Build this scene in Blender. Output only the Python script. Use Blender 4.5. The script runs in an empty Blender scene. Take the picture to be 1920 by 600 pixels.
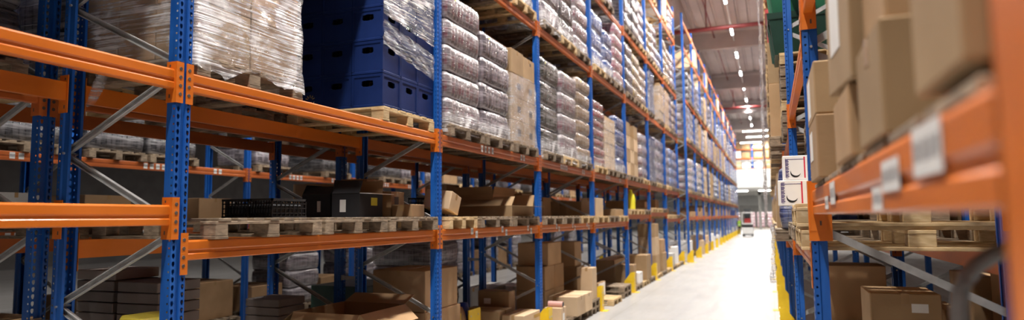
import bpy, math, random
from mathutils import Vector, Matrix, noise
random.seed(11)
R = math.radians
C = bpy.context.scene.collection
SC = bpy.context.scene

# ------------------------------------------------------------------ camera
YAW, PITCH, ROLL = R(-21.32), R(4.986), R(-0.55)
CAMZ = 2.0
FPX = 1235.37
cam = bpy.data.cameras.new('camera'); cam_o = bpy.data.objects.new('camera', cam); C.objects.link(cam_o)
cam.sensor_fit = 'HORIZONTAL'; cam.sensor_width = 36.0; cam.lens = FPX / 1920 * 36.0
cam.clip_start = 0.02; cam.clip_end = 400
_f = Vector((math.sin(YAW) * math.cos(PITCH), math.cos(YAW) * math.cos(PITCH), math.sin(PITCH)))
_r = Vector((math.cos(YAW), -math.sin(YAW), 0)); _u = _r.cross(_f)
_r, _u = _r * math.cos(ROLL) + _u * math.sin(ROLL), -_r * math.sin(ROLL) + _u * math.cos(ROLL)
cam_o.matrix_world = Matrix(((_r.x, _u.x, -_f.x, 0), (_r.y, _u.y, -_f.y, 0), (_r.z, _u.z, -_f.z, CAMZ), (0, 0, 0, 1)))
cam.dof.use_dof = True; cam.dof.focus_distance = 5.4; cam.dof.aperture_fstop = 1.1; cam.dof.aperture_blades = 9
SC.camera = cam_o

def at(px, py, axis, val):
    """the point of the plane x/y/z = val that the pixel looks at (used to take real coordinates)"""
    d = _f + _r * ((px - 960) / FPX) - _u * ((py - 300) / FPX)
    t = (val - (0, 0, CAMZ)[axis]) / d[axis]
    return Vector((0, 0, CAMZ)) + d * t

# ------------------------------------------------------------------ materials
def new_mat(name):
    m = bpy.data.materials.new(name); m.use_nodes = True
    nt = m.node_tree; nt.nodes.clear()
    out = nt.nodes.new('ShaderNodeOutputMaterial'); b = nt.nodes.new('ShaderNodeBsdfPrincipled')
    nt.links.new(b.outputs[0], out.inputs[0])
    return m, nt, b, out
def node(nt, t, **kw):
    n = nt.nodes.new(t)
    for k, v in kw.items():
        if hasattr(n, k): setattr(n, k, v)
        else: n.inputs[k].default_value = v
    return n
def ramp(nt, src, stops):
    r = nt.nodes.new('ShaderNodeValToRGB'); e = r.color_ramp.elements
    while len(e) < len(stops): e.new(0.5)
    for i, (p, c) in enumerate(stops):
        e[i].position = p; e[i].color = (*c, 1) if len(c) == 3 else c
    nt.links.new(src, r.inputs[0]); return r
def coords(nt, scale=(1, 1, 1), rot=(0, 0, 0), kind='Object'):
    tc = nt.nodes.new('ShaderNodeTexCoord'); mp = nt.nodes.new('ShaderNodeMapping')
    mp.inputs['Scale'].default_value = scale; mp.inputs['Rotation'].default_value = rot
    nt.links.new(tc.outputs[kind], mp.inputs['Vector']); return mp.outputs[0]
def noisy(name, c1, c2, scale=6, rough=.5, metal=0, stretch=(1, 1, 1), bump=0, bscale=None, detail=5, lo=.35, hi=.65, rr=None, spec=None, vary=0.0):
    m, nt, b, out = new_mat(name)
    v = coords(nt, stretch)
    n = node(nt, 'ShaderNodeTexNoise', Scale=scale, Detail=detail); nt.links.new(v, n.inputs['Vector'])
    r = ramp(nt, n.outputs[0], [(lo, c1), (hi, c2)])
    col = r.outputs[0]
    if vary:
        oi = nt.nodes.new('ShaderNodeObjectInfo'); hs = nt.nodes.new('ShaderNodeHueSaturation')
        mr = node(nt, 'ShaderNodeMapRange'); mr.inputs['To Min'].default_value = 1 - vary; mr.inputs['To Max'].default_value = 1 + vary
        nt.links.new(oi.outputs['Random'], mr.inputs['Value']); nt.links.new(mr.outputs[0], hs.inputs['Value'])
        nt.links.new(col, hs.inputs['Color']); col = hs.outputs[0]
    nt.links.new(col, b.inputs['Base Color'])
    b.inputs['Roughness'].default_value = rough; b.inputs['Metallic'].default_value = metal
    if spec is not None: b.inputs['Specular IOR Level'].default_value = spec
    if rr:
        r2 = ramp(nt, n.outputs[0], [(0.3, (rr[0],) * 3), (0.7, (rr[1],) * 3)]); nt.links.new(r2.outputs[0], b.inputs['Roughness'])
    if bump:
        n2 = node(nt, 'ShaderNodeTexNoise', Scale=bscale or scale * 3, Detail=4); nt.links.new(v, n2.inputs['Vector'])
        bp = node(nt, 'ShaderNodeBump', Strength=bump, Distance=.01); nt.links.new(n2.outputs[0], bp.inputs['Height']); nt.links.new(bp.outputs[0], b.inputs['Normal'])
    return m
M = {}
M['blue'] = noisy('blue_paint', (.006, .075, .33), (.010, .11, .44), 3, .38, stretch=(4, 4, 1), rr=(.32, .5), vary=.08)
M['blue_dark'] = noisy('dark_blue_paint', (.006, .05, .22), (.01, .07, .28), 3, .4)  # darker blue of the foot plates and their bolts
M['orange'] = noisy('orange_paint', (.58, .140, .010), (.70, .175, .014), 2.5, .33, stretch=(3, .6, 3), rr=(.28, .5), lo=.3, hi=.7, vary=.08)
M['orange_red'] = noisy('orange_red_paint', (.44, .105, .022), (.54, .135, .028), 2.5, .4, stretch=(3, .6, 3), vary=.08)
M['galv'] = noisy('galvanised_steel', (.40, .40, .395), (.52, .52, .51), 14, .42, .35, rr=(.35, .55))
M['bolt'] = noisy('bolt_zinc', (.5, .5, .48), (.6, .6, .58), 10, .35, .9)
M['yellow'] = noisy('yellow_paint', (.72, .46, .01), (.85, .58, .02), 5, .45, vary=.05)
def wood(name, a, b_, c, vary):
    m, nt, b, out = new_mat(name)
    v = coords(nt, (3, 3, 9))
    n = node(nt, 'ShaderNodeTexNoise', Scale=4, Detail=6, Distortion=.6); nt.links.new(v, n.inputs['Vector'])
    v2 = coords(nt, (1.2, 1.2, 1.2)); n2 = node(nt, 'ShaderNodeTexNoise', Scale=3, Detail=3); nt.links.new(v2, n2.inputs['Vector'])
    r = ramp(nt, n.outputs[0], [(.3, a), (.55, b_), (.75, c)])
    mx = nt.nodes.new('ShaderNodeMixRGB'); mx.blend_type = 'MULTIPLY'; mx.inputs[0].default_value = .55
    r2 = ramp(nt, n2.outputs[0], [(.35, (.55, .5, .45)), (.6, (1, 1, 1))])
    nt.links.new(r.outputs[0], mx.inputs[1]); nt.links.new(r2.outputs[0], mx.inputs[2])
    oi = nt.nodes.new('ShaderNodeObjectInfo'); hs = nt.nodes.new('ShaderNodeHueSaturation')
    mr = node(nt, 'ShaderNodeMapRange'); mr.inputs['To Min'].default_value = 1 - vary; mr.inputs['To Max'].default_value = 1 + vary
    nt.links.new(oi.outputs['Random'], mr.inputs['Value']); nt.links.new(mr.outputs[0], hs.inputs['Value']); nt.links.new(mx.outputs[0], hs.inputs['Color'])
    nt.links.new(hs.outputs[0], b.inputs['Base Color']); b.inputs['Roughness'].default_value = .8
    bp = node(nt, 'ShaderNodeBump', Strength=.35, Distance=.004); nt.links.new(n.outputs[0], bp.inputs['Height']); nt.links.new(bp.outputs[0], b.inputs['Normal'])
    return m
M['wood'] = wood('fresh_pallet_wood', (.50, .34, .16), (.62, .45, .24), (.74, .58, .34), .12)
M['wood_old'] = wood('old_pallet_wood', (.17, .125, .085), (.28, .21, .14), (.42, .33, .23), .2)
def board(name, a, b_, vary=.15):
    m = noisy(name, a, b_, 2.2, .78, stretch=(1, 1, 1), bump=.08, bscale=60, vary=vary, spec=.25)
    return m
M['card'] = board('brown_cardboard', (.33, .215, .112), (.41, .275, .15))
M['card2'] = board('dull_cardboard', (.33, .205, .105), (.41, .26, .14))
M['card_light'] = board('pale_cardboard', (.56, .40, .25), (.64, .47, .30))
M['card_black'] = noisy('black_cardboard', (.014, .015, .018), (.022, .023, .027), 3, .6)
M['card_white'] = noisy('white_cardboard', (.80, .78, .75), (.86, .84, .82), 3, .55)
M['card_grey'] = noisy('grey_cardboard', (.40, .39, .37), (.48, .47, .45), 3, .6)
M['tape'] = noisy('packing_tape', (.36, .22, .10), (.42, .27, .13), 4, .25)
M['print'] = noisy('printed_ink', (.06, .04, .03), (.10, .065, .05), 4, .6)
M['ink_purple'] = noisy('purple_ink', (.05, .03, .16), (.06, .04, .2), 4, .5)
M['ink_red'] = noisy('red_ink', (.6, .02, .06), (.65, .03, .07), 4, .5)
M['black'] = noisy('black_plastic', (.01, .01, .011), (.018, .018, .02), 6, .45)
M['rubber'] = noisy('rubber', (.012, .012, .012), (.02, .02, .02), 6, .8)
M['dgrey'] = noisy('dark_grey_plastic', (.03, .033, .036), (.045, .048, .052), 6, .5)
M['white'] = noisy('white_paint', (.74, .74, .72), (.8, .8, .78), 4, .4)
M['paper'] = noisy('white_paper', (.78, .77, .74), (.84, .83, .80), 6, .5)
M['paper_yellow'] = noisy('yellow_paper', (.75, .68, .03), (.8, .74, .05), 6, .5)
M['red'] = noisy('red_paint', (.36, .03, .03), (.45, .045, .04), 5, .45)
M['pipe_red'] = noisy('pipe_red_paint', (.20, .03, .03), (.26, .042, .042), 5, .45)
M['crate'] = noisy('dark_blue_plastic', (.006, .018, .088), (.009, .025, .115), 4, .42, vary=.12, spec=.25)
M['crate_green'] = noisy('green_plastic', (.008, .10, .045), (.012, .13, .06), 4, .4, vary=.08)
M['crate_dgreen'] = noisy('dark_green_plastic', (.006, .035, .02), (.01, .045, .028), 4, .4)
M['crate_yellow'] = noisy('ochre_plastic', (.42, .28, .06), (.5, .34, .09), 4, .4, vary=.1)
M['glass_dark'] = noisy('bottle_glass', (.02, .014, .008), (.04, .03, .018), 4, .15)
M['slab'] = noisy('grey_flat_pack', (.17, .14, .125), (.24, .20, .18), 3, .7, vary=.25)
M['sack'] = noisy('yellow_sack', (.55, .44, .04), (.62, .5, .06), 2, .5, bump=.3)
M['bag_blue'] = noisy('blue_bag', (.01, .03, .2), (.02, .05, .3), 3, .35, bump=.5)
M['hivis'] = noisy('hivis_vest', (.25, .45, .03), (.32, .55, .05), 6, .7)
M['navy'] = noisy('navy_cloth', (.012, .014, .022), (.02, .022, .03), 6, .85)
M['skin'] = noisy('skin', (.42, .24, .17), (.5, .3, .21), 6, .5)
M['hair'] = noisy('dark_hair', (.02, .013, .008), (.03, .02, .012), 6, .6)
M['tube'] = noisy('grey_tube', (.19, .185, .18), (.25, .24, .235), 8, .4, .4)
M['wallw'] = noisy('white_wall_panel', (.70, .70, .68), (.76, .76, .74), 1.5, .6)
M['dark_wall'] = noisy('dark_wall_panel', (.075, .07, .068), (.10, .095, .09), 1.5, .7)
M['concrete'] = noisy('girder_concrete', (.42, .365, .345), (.50, .44, .415), .9, .85, bump=.1, bscale=20)

def film_mat(name, base=.08, top=.8, tint=(.88, .87, .88), rough=.1, ang=.6, scale=6, lo=.50, hi=.72):
    """clear film: nearly invisible where it lies flat, milky and shiny along gathered streaks, highlights painted in white there"""
    m, nt, b, out = new_mat(name)
    v = coords(nt, (.4, .4, 17), (ang, 0, 0))
    n = node(nt, 'ShaderNodeTexNoise', Scale=scale * .6, Detail=6, Roughness=.6, Distortion=.12); nt.links.new(v, n.inputs['Vector'])
    v2 = coords(nt, (1.3, 1.3, 1.6)); n2 = node(nt, 'ShaderNodeTexNoise', Scale=2.6, Detail=4, Distortion=.8); nt.links.new(v2, n2.inputs['Vector'])
    ad = nt.nodes.new('ShaderNodeMath'); ad.operation = 'MULTIPLY_ADD'; ad.inputs[1].default_value = .55; nt.links.new(n2.outputs[0], ad.inputs[0])
    hf = nt.nodes.new('ShaderNodeMath'); hf.operation = 'MULTIPLY'; hf.inputs[1].default_value = .62; nt.links.new(n.outputs[0], hf.inputs[0]); nt.links.new(hf.outputs[0], ad.inputs[2])
    r = ramp(nt, ad.outputs[0], [(lo, (base,) * 3), (hi, (top,) * 3)])
    b.inputs['Base Color'].default_value = (*tint, 1); b.inputs['Roughness'].default_value = rough
    b.inputs['Specular IOR Level'].default_value = 1.0; b.inputs['IOR'].default_value = 1.6
    bp = node(nt, 'ShaderNodeBump', Strength=1.0, Distance=.03); nt.links.new(n.outputs[0], bp.inputs['Height']); nt.links.new(bp.outputs[0], b.inputs['Normal'])
    tr = nt.nodes.new('ShaderNodeBsdfTransparent'); gl = nt.nodes.new('ShaderNodeBsdfGlossy'); gl.inputs['Roughness'].default_value = .12; nt.links.new(bp.outputs[0], gl.inputs['Normal'])
    m1 = nt.nodes.new('ShaderNodeMixShader'); m1.inputs[0].default_value = .10; nt.links.new(tr.outputs[0], m1.inputs[1]); nt.links.new(gl.outputs[0], m1.inputs[2])
    mix = nt.nodes.new('ShaderNodeMixShader')
    nt.links.new(r.outputs[0], mix.inputs[0]); nt.links.new(m1.outputs[0], mix.inputs[1]); nt.links.new(b.outputs[0], mix.inputs[2]); nt.links.new(mix.outputs[0], out.inputs[0])
    return m
M['film'] = film_mat('stretch_film', .06, .6)
M['film_heavy'] = film_mat('thick_stretch_film', .05, .85, lo=.535, hi=.70)
M['film_thin'] = film_mat('thin_stretch_film', .04, .4)

LH = .37                      # height of one layer of bottles
def bottle_mat(name, bottle, label, haze, hz=.45):
    """shrink-wrapped bottles: coloured labels in a band, bottle colour, milky film on top"""
    m, nt, b, out = new_mat(name)
    tc = nt.nodes.new('ShaderNodeTexCoord'); sp = nt.nodes.new('ShaderNodeSeparateXYZ'); nt.links.new(tc.outputs['Object'], sp.inputs[0])
    dv = nt.nodes.new('ShaderNodeMath'); dv.operation = 'DIVIDE'; dv.inputs[1].default_value = LH + .0005; nt.links.new(sp.outputs[2], dv.inputs[0])
    fr = nt.nodes.new('ShaderNodeMath'); fr.operation = 'FRACT'; nt.links.new(dv.outputs[0], fr.inputs[0])
    rb = ramp(nt, fr.outputs[0], [(.18, (0, 0, 0)), (.26, (1, 1, 1)), (.58, (1, 1, 1)), (.66, (0, 0, 0))])
    v = coords(nt, (5.5, 5.5, .6)); n = node(nt, 'ShaderNodeTexNoise', Scale=2.2, Detail=2); nt.links.new(v, n.inputs['Vector'])
    rl = ramp(nt, n.outputs[0], [(.44, bottle), (.52, label)])
    mx = nt.nodes.new('ShaderNodeMixRGB'); nt.links.new(rb.outputs[0], mx.inputs[0]); mx.inputs[1].default_value = (*bottle, 1); nt.links.new(rl.outputs[0], mx.inputs[2])
    # one bottle after the other: shade of the gaps painted in every 88 mm round the layer
    sm = nt.nodes.new('ShaderNodeMath'); sm.operation = 'ADD'; nt.links.new(sp.outputs[0], sm.inputs[0]); nt.links.new(sp.outputs[1], sm.inputs[1])
    sc_ = nt.nodes.new('ShaderNodeMath'); sc_.operation = 'MULTIPLY'; sc_.inputs[1].default_value = math.pi / .088; nt.links.new(sm.outputs[0], sc_.inputs[0])
    sn = nt.nodes.new('ShaderNodeMath'); sn.operation = 'SINE'; nt.links.new(sc_.outputs[0], sn.inputs[0])
    ab = nt.nodes.new('ShaderNodeMath'); ab.operation = 'ABSOLUTE'; nt.links.new(sn.outputs[0], ab.inputs[0])
    rg = ramp(nt, ab.outputs[0], [(.05, (.42, .4, .42)), (.4, (1, 1, 1))])
    mg = nt.nodes.new('ShaderNodeMixRGB'); mg.blend_type = 'MULTIPLY'; mg.inputs[0].default_value = 1; nt.links.new(mx.outputs[0], mg.inputs[1]); nt.links.new(rg.outputs[0], mg.inputs[2])
    mx = mg
    v2 = coords(nt, (.8, .8, 9), (.12, 0, 0)); n2 = node(nt, 'ShaderNodeTexNoise', Scale=3.2, Detail=4, Roughness=.6, Distortion=.5); nt.links.new(v2, n2.inputs['Vector'])
    rh = ramp(nt, n2.outputs[0], [(.44, (max(0, hz - .40),) * 3), (.64, (min(1, hz + .30),) * 3)])
    # milky film round each layer's ends, its white top highlight painted in
    rt = ramp(nt, fr.outputs[0], [(0, (.18,) * 3), (.08, (0, 0, 0)), (.86, (0, 0, 0)), (.97, (.42,) * 3)])
    ad = nt.nodes.new('ShaderNodeMath'); ad.operation = 'ADD'; ad.use_clamp = True; nt.links.new(rh.outputs[0], ad.inputs[0]); nt.links.new(rt.outputs[0], ad.inputs[1])
    m2 = nt.nodes.new('ShaderNodeMixRGB'); nt.links.new(ad.outputs[0], m2.inputs[0]); nt.links.new(mx.outputs[0], m2.inputs[1]); m2.inputs[2].default_value = (*haze, 1)
    nt.links.new(m2.outputs[0], b.inputs['Base Color'])
    b.inputs['Roughness'].default_value = .22; b.inputs['Coat Weight'].default_value = .9; b.inputs['Coat Roughness'].default_value = .1
    bp = node(nt, 'ShaderNodeBump', Strength=.5, Distance=.03); nt.links.new(n2.outputs[0], bp.inputs['Height']); nt.links.new(bp.outputs[0], b.inputs['Normal']); nt.links.new(bp.outputs[0], b.inputs['Coat Normal'])
    return m
BT = {   # bottle colour, label colour, film colour, haze
    'white': ((.22, .19, .20), (.20, .08, .10), (.54, .51, .53), .44),
    'grey': ((.12, .105, .12), (.26, .22, .25), (.48, .45, .48), .40),
    'dark green': ((.02, .03, .027), (.10, .12, .105), (.46, .44, .46), .38),
    'red': ((.26, .15, .15), (.40, .025, .04), (.54, .48, .49), .36),
    'blue': ((.03, .07, .24), (.18, .20, .32), (.48, .50, .58), .36),
    'pale blue': ((.08, .14, .36), (.26, .34, .56), (.52, .56, .64), .36),
    'tan': ((.28, .20, .13), (.33, .25, .17), (.50, .45, .42), .40),
    'dark blue': ((.01, .02, .09), (.05, .07, .20), (.26, .27, .34), .25),
    'pink': ((.32, .20, .22), (.36, .11, .16), (.56, .50, .52), .42),
    'yellow': ((.30, .21, .07), (.38, .28, .09), (.48, .42, .33), .3),
    'dark grey': ((.035, .035, .04), (.085, .08, .085), (.27, .26, .27), .36),
}
for k, v in BT.items(): M['b_' + k] = bottle_mat('wrapped_' + k.replace(' ', '_') + '_bottles', *v)

def barcode_mat():
    m, nt, b, out = new_mat('barcode_sticker')
    v = coords(nt, (1, 1, 1), kind='Generated'); sp = nt.nodes.new('ShaderNodeSeparateXYZ'); nt.links.new(v, sp.inputs[0])
    w = nt.nodes.new('ShaderNodeTexNoise'); w.noise_dimensions = '1D'; w.inputs['Scale'].default_value = 30
    nt.links.new(sp.outputs[1], w.inputs['W'])
    r = ramp(nt, w.outputs[0], [(.47, (.06, .06, .07)), (.5, (.8, .8, .78))]); r.color_ramp.interpolation = 'CONSTANT'
    band = ramp(nt, sp.outputs[2], [(.28, (0, 0, 0)), (.3, (1, 1, 1)), (.7, (1, 1, 1)), (.72, (0, 0, 0))])
    mx = nt.nodes.new('ShaderNodeMixRGB'); nt.links.new(band.outputs[0], mx.inputs[0]); mx.inputs[1].default_value = (.8, .8, .78, 1); nt.links.new(r.outputs[0], mx.inputs[2])
    nt.links.new(mx.outputs[0], b.inputs['Base Color']); b.inputs['Roughness'].default_value = .4
    return m
M['barcode'] = barcode_mat()

def floor_mat():
    m, nt, b, out = new_mat('polished_concrete')
    v = coords(nt, (1, 1, 1)); n = node(nt, 'ShaderNodeTexNoise', Scale=.6, Detail=7); nt.links.new(v, n.inputs['Vector'])
    vs = coords(nt, (1.6, .25, 1)); ns = node(nt, 'ShaderNodeTexNoise', Scale=2.2, Detail=6); nt.links.new(vs, ns.inputs['Vector'])
    r = ramp(nt, n.outputs[0], [(.3, (.36, .355, .347)), (.7, (.42, .415, .407))])
    r2 = ramp(nt, ns.outputs[0], [(.35, (.86, .85, .83)), (.6, (1, 1, 1))])
    mx = nt.nodes.new('ShaderNodeMixRGB'); mx.blend_type = 'MULTIPLY'; mx.inputs[0].default_value = 1
    nt.links.new(r.outputs[0], mx.inputs[1]); nt.links.new(r2.outputs[0], mx.inputs[2])
    bk = nt.nodes.new('ShaderNodeTexBrick'); bk.offset = 0; bk.inputs['Scale'].default_value = 1; bk.inputs['Mortar Size'].default_value = .008
    bk.inputs['Brick Width'].default_value = 3.0; bk.inputs['Row Height'].default_value = 6.0
    bk.inputs['Color1'].default_value = bk.inputs['Color2'].default_value = (1, 1, 1, 1); bk.inputs['Mortar'].default_value = (.72, .70, .67, 1)
    nt.links.new(v, bk.inputs['Vector'])
    m2 = nt.nodes.new('ShaderNodeMixRGB'); m2.blend_type = 'MULTIPLY'; m2.inputs[0].default_value = 1
    nt.links.new(mx.outputs[0], m2.inputs[1]); nt.links.new(bk.outputs[0], m2.inputs[2])
    nt.links.new(m2.outputs[0], b.inputs['Base Color'])
    rr = ramp(nt, ns.outputs[0], [(.3, (.42,) * 3), (.7, (.28,) * 3)]); nt.links.new(rr.outputs[0], b.inputs['Roughness'])
    return m
M['floor'] = floor_mat()
M['deck'] = noisy('roof_deck', (.48, .41, .39), (.56, .48, .455), .7, .6)
def emit_mat(name, col, s):
    m, nt, b, out = new_mat(name)
    b.inputs['Base Color'].default_value = (.8, .8, .8, 1); b.inputs['Emission Color'].default_value = (*col, 1); b.inputs['Emission Strength'].default_value = s
    return m
M['lamp'] = emit_mat('lit_tube', (1, .97, .94), 45)

# ------------------------------------------------------------------ mesh helpers
class MB:
    def __init__(s): s.v = []; s.f = []; s.mi = []; s.cur = 0
    def add(s, vs, fs):
        o = len(s.v); s.v += [tuple(p) for p in vs]; s.f += [tuple(i + o for i in f) for f in fs]; s.mi += [s.cur] * len(fs)
    def box(s, x0, x1, y0, y1, z0, z1, mat=None):
        vs = [Vector((x, y, z)) for z in (z0, z1) for y in (y0, y1) for x in (x0, x1)]
        if mat: vs = [mat @ p for p in vs]
        s.add(vs, [(0, 2, 3, 1), (4, 5, 7, 6), (0, 1, 5, 4), (2, 6, 7, 3), (1, 3, 7, 5), (0, 4, 6, 2)])
    def cbox(s, x0, x1, y0, y1, z0, z1, b=.006, mat=None):
        """box with all edges chamfered"""
        vs = []; idx = {}
        for iz, z in enumerate((z0, z1)):
            for iy, y in enumerate((y0, y1)):
                for ix, x in enumerate((x0, x1)):
                    sx, sy, sz = (1 if ix == 0 else -1) * b, (1 if iy == 0 else -1) * b, (1 if iz == 0 else -1) * b
                    for a, p in (('x', (x, y + sy, z + sz)), ('y', (x + sx, y, z + sz)), ('z', (x + sx, y + sy, z))):
                        idx[(ix, iy, iz, a)] = len(vs); vs.append(Vector(p))
        if mat: vs = [mat @ p for p in vs]
        I = idx; F = []
        for ix in (0, 1): F.append([I[(ix, a, c, 'x')] for a, c in ((0, 0), (1, 0), (1, 1), (0, 1))][::1 if ix else -1])
        for iy in (0, 1): F.append([I[(a, iy, c, 'y')] for a, c in ((0, 0), (1, 0), (1, 1), (0, 1))][::-1 if iy else 1])
        for iz in (0, 1): F.append([I[(a, c, iz, 'z')] for a, c in ((0, 0), (1, 0), (1, 1), (0, 1))][::1 if iz else -1])
        for iy in (0, 1):
            for iz in (0, 1): F.append([I[(0, iy, iz, 'y')], I[(1, iy, iz, 'y')], I[(1, iy, iz, 'z')], I[(0, iy, iz, 'z')]])
        for ix in (0, 1):
            for iz in (0, 1): F.append([I[(ix, 0, iz, 'x')], I[(ix, 1, iz, 'x')], I[(ix, 1, iz, 'z')], I[(ix, 0, iz, 'z')]])
        for ix in (0, 1):
            for iy in (0, 1): F.append([I[(ix, iy, 0, 'x')], I[(ix, iy, 1, 'x')], I[(ix, iy, 1, 'y')], I[(ix, iy, 0, 'y')]])
        for k in idx:
            if k[3] == 'x': F.append([I[k[:3] + (a,)] for a in 'xyz'])
        s.add(vs, F)
    def tube(s, pts, r, n=8, cap=True):
        pts = [Vector(p) for p in pts]; rings = []
        for i, p in enumerate(pts):
            t = (pts[min(i + 1, len(pts) - 1)] - pts[max(i - 1, 0)]).normalized()
            a = t.cross(Vector((0, 0, 1)) if abs(t.z) < .95 else Vector((0, 1, 0))).normalized(); b = t.cross(a)
            rr = r[i] if isinstance(r, (list, tuple)) else r
            rings.append([p + (a * math.cos(2 * math.pi * k / n) + b * math.sin(2 * math.pi * k / n)) * rr for k in range(n)])
        s.loft(rings, True, cap)
    def loft(s, rings, closed=True, cap=True):
        n = len(rings[0]); vs = [p for q in rings for p in q]; fs = []
        for i in range(len(rings) - 1):
            for k in range(n if closed else n - 1):
                a, b = i * n + k, i * n + (k + 1) % n; fs.append((a, b, b + n, a + n))
        if cap: fs.append(tuple(range(n))[::-1]); fs.append(tuple((len(rings) - 1) * n + k for k in range(n)))
        s.add(vs, fs)
    def prism(s, prof, axis, a0, a1, mat=None):
        """profile (u,v) pushed along an axis; axis 1: profile in (x,z), axis 0: (y,z), axis 2: (x,y)"""
        def P(u, v, a): return Vector({0: (a, u, v), 1: (u, a, v), 2: (u, v, a)}[axis])
        r0 = [P(u, v, a0) for u, v in prof]; r1 = [P(u, v, a1) for u, v in prof]
        if mat: r0 = [mat @ p for p in r0]; r1 = [mat @ p for p in r1]
        s.loft([r0, r1])
    def mesh(s, name, mats, smooth=False):
        me = bpy.data.meshes.new(name); me.from_pydata(s.v, [], s.f)
        for m in (mats if isinstance(mats, (list, tuple)) else [mats]): me.materials.append(m)
        if any(s.mi): me.polygons.foreach_set('material_index', s.mi)
        import bmesh
        bm = bmesh.new(); bm.from_mesh(me); bmesh.ops.recalc_face_normals(bm, faces=bm.faces); bm.to_mesh(me); bm.free()
        if smooth:
            me.polygons.foreach_set('use_smooth', [True] * len(me.polygons))
            if smooth != True: me.set_sharp_from_angle(angle=R(smooth))
        return me
    def build(s, name, mats, parent=None, smooth=False):
        return link(name, s.mesh(name, mats, smooth), parent)
def link(name, me, parent=None):
    o = bpy.data.objects.new(name, me); C.objects.link(o)
    if parent: o.parent = parent
    return o
LABELS = {}
def tag(o, label, cat, group=None):
    o['label'] = label; o['category'] = cat
    if group: o['group'] = group
    return o
def thing(name, label, cat, loc=(0, 0, 0), rz=0, group=None):
    o = bpy.data.objects.new(name, None); C.objects.link(o); o.empty_display_size = .2
    o.location = loc; o.rotation_euler = (0, 0, rz)
    return tag(o, label, cat, group)
def struct(o): o['kind'] = 'structure'; return o
KIDS = {}
def note_kids(root):
    KIDS[root.name] = [c for c in root.children]
def dup(root, loc, rz=0, label=None, group=None, scale=None):
    r = root.copy(); C.objects.link(r); r.location = loc; r.rotation_euler = (0, 0, rz)
    if scale: r.scale = scale
    if label: r['label'] = label
    if group: r['group'] = group
    def rec(src, dst):
        for ch in list(src.children):
            c = ch.copy(); C.objects.link(c); c.parent = dst; rec(ch, c)
    rec(root, r)
    return r
PROTO = {}
def place(key, maker, loc, rz, label, group=None, scale=None):
    """first use builds the thing, later ones copy it with its parts"""
    if key not in PROTO:
        o = maker(); PROTO[key] = o
        o.location = loc; o.rotation_euler = (0, 0, rz); o['label'] = label
        if scale: o.scale = scale
        if group: o['group'] = group
        elif 'group' in o: del o['group']
        return o
    o = dup(PROTO[key], loc, rz, label, group, scale or (1, 1, 1))
    if not group and 'group' in o: del o['group']
    return o
ORD = ['first', 'second', 'third', 'fourth', 'fifth', 'sixth', 'seventh', 'eighth', 'ninth', 'tenth', 'eleventh', 'twelfth', 'thirteenth', 'fourteenth', 'fifteenth', 'sixteenth', 'seventeenth', 'eighteenth', 'nineteenth', 'twentieth', 'twenty-first']

# ------------------------------------------------------------------ rack geometry
PB = 3.6                      # bay pitch
YA = 3.20                     # the first upright in the picture
XL = -3.56                    # aisle face of the near left rack
DEP = 1.1                     # frame depth
PW, PD = .115, .09            # upright width (along the aisle), depth
HT = 11.0

def upright_mesh(detail):
    """omega steel section, aisle face at x=0 looking to +x, body to -x; holes punched in near ones"""
    b = MB(); h = HT
    def strip(p, q, hole=None, ph=.05, hw=.011, hh=.017, zoff=0):
        """vertical sheet between plan points p and q, with one column of punched holes"""
        p = Vector((*p, 0)); q = Vector((*q, 0)); w = (q - p).length; d = (q - p) / w
        if hole is None or not detail:
            b.add([p, q, q + Vector((0, 0, h)), p + Vector((0, 0, h))], [(0, 1, 2, 3)]); return
        n = int(6.0 / ph); z = 0
        for i in range(n):
            z0, z1 = i * ph, (i + 1) * ph; zc = (z0 + z1) / 2 + zoff; c = w * hole
            outer = [(0, z0), (c, z0), (w, z0), (w, zc), (w, z1), (c, z1), (0, z1), (0, zc)]
            if hh > hw * 1.2:    # teardrop: wide above, narrow slanted foot
                inner = [(c - .35 * hw, zc - hh), (c, zc - hh), (c + .35 * hw, zc - hh), (c + hw, zc), (c + hw * .8, zc + hh * .8), (c, zc + hh), (c - hw * .8, zc + hh * .8), (c - hw, zc)]
            else:
                inner = [(c + hw * math.cos(a), zc + hw * math.sin(a)) for a in [R(x) for x in (225, 270, 315, 0, 45, 90, 135, 180)]]
            P = [p + d * u + Vector((0, 0, v)) for u, v in outer] + [p + d * u + Vector((0, 0, v)) for u, v in inner]
            b.add(P, [(k, (k + 1) % 8, 8 + (k + 1) % 8, 8 + k) for k in range(8)])
        z = n * ph
        b.add([p + Vector((0, 0, z)), q + Vector((0, 0, z)), q + Vector((0, 0, h)), p + Vector((0, 0, h))], [(0, 1, 2, 3)])
    w = PW / 2; g = .013
    strip((0, -w), (0, -g - .006), .5); strip((0, g + .006), (0, w), .5)
    strip((0, -g - .006), (-.014, -g)); strip((-.014, -g), (-.014, g)); strip((-.014, g), (0, g + .006))
    for s in (-1, 1):
        strip((0, s * w), (-.034, s * w), .5, hw=.0075, hh=.0075)
        strip((-.034, s * w), (-.042, s * (w - .009))); strip((-.042, s * (w - .009)), (-PD, s * (w - .009)))
        strip((-PD, s * (w - .009)), (-PD, s * (w - .028)))
    me = b.mesh('upright', M['blue'])
    return me
UP_D, UP_S = upright_mesh(True), upright_mesh(False)
def foot_mesh():
    b = MB(); b.box(-PD - .02, .02, -PW / 2 - .03, PW / 2 + .03, 0, .008)
    for y in (-PW / 2 - .015, PW / 2 + .015): b.tube([(-.04, y, .008), (-.04, y, .03)], .009, 6)
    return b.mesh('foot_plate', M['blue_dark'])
FOOT = foot_mesh()
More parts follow.
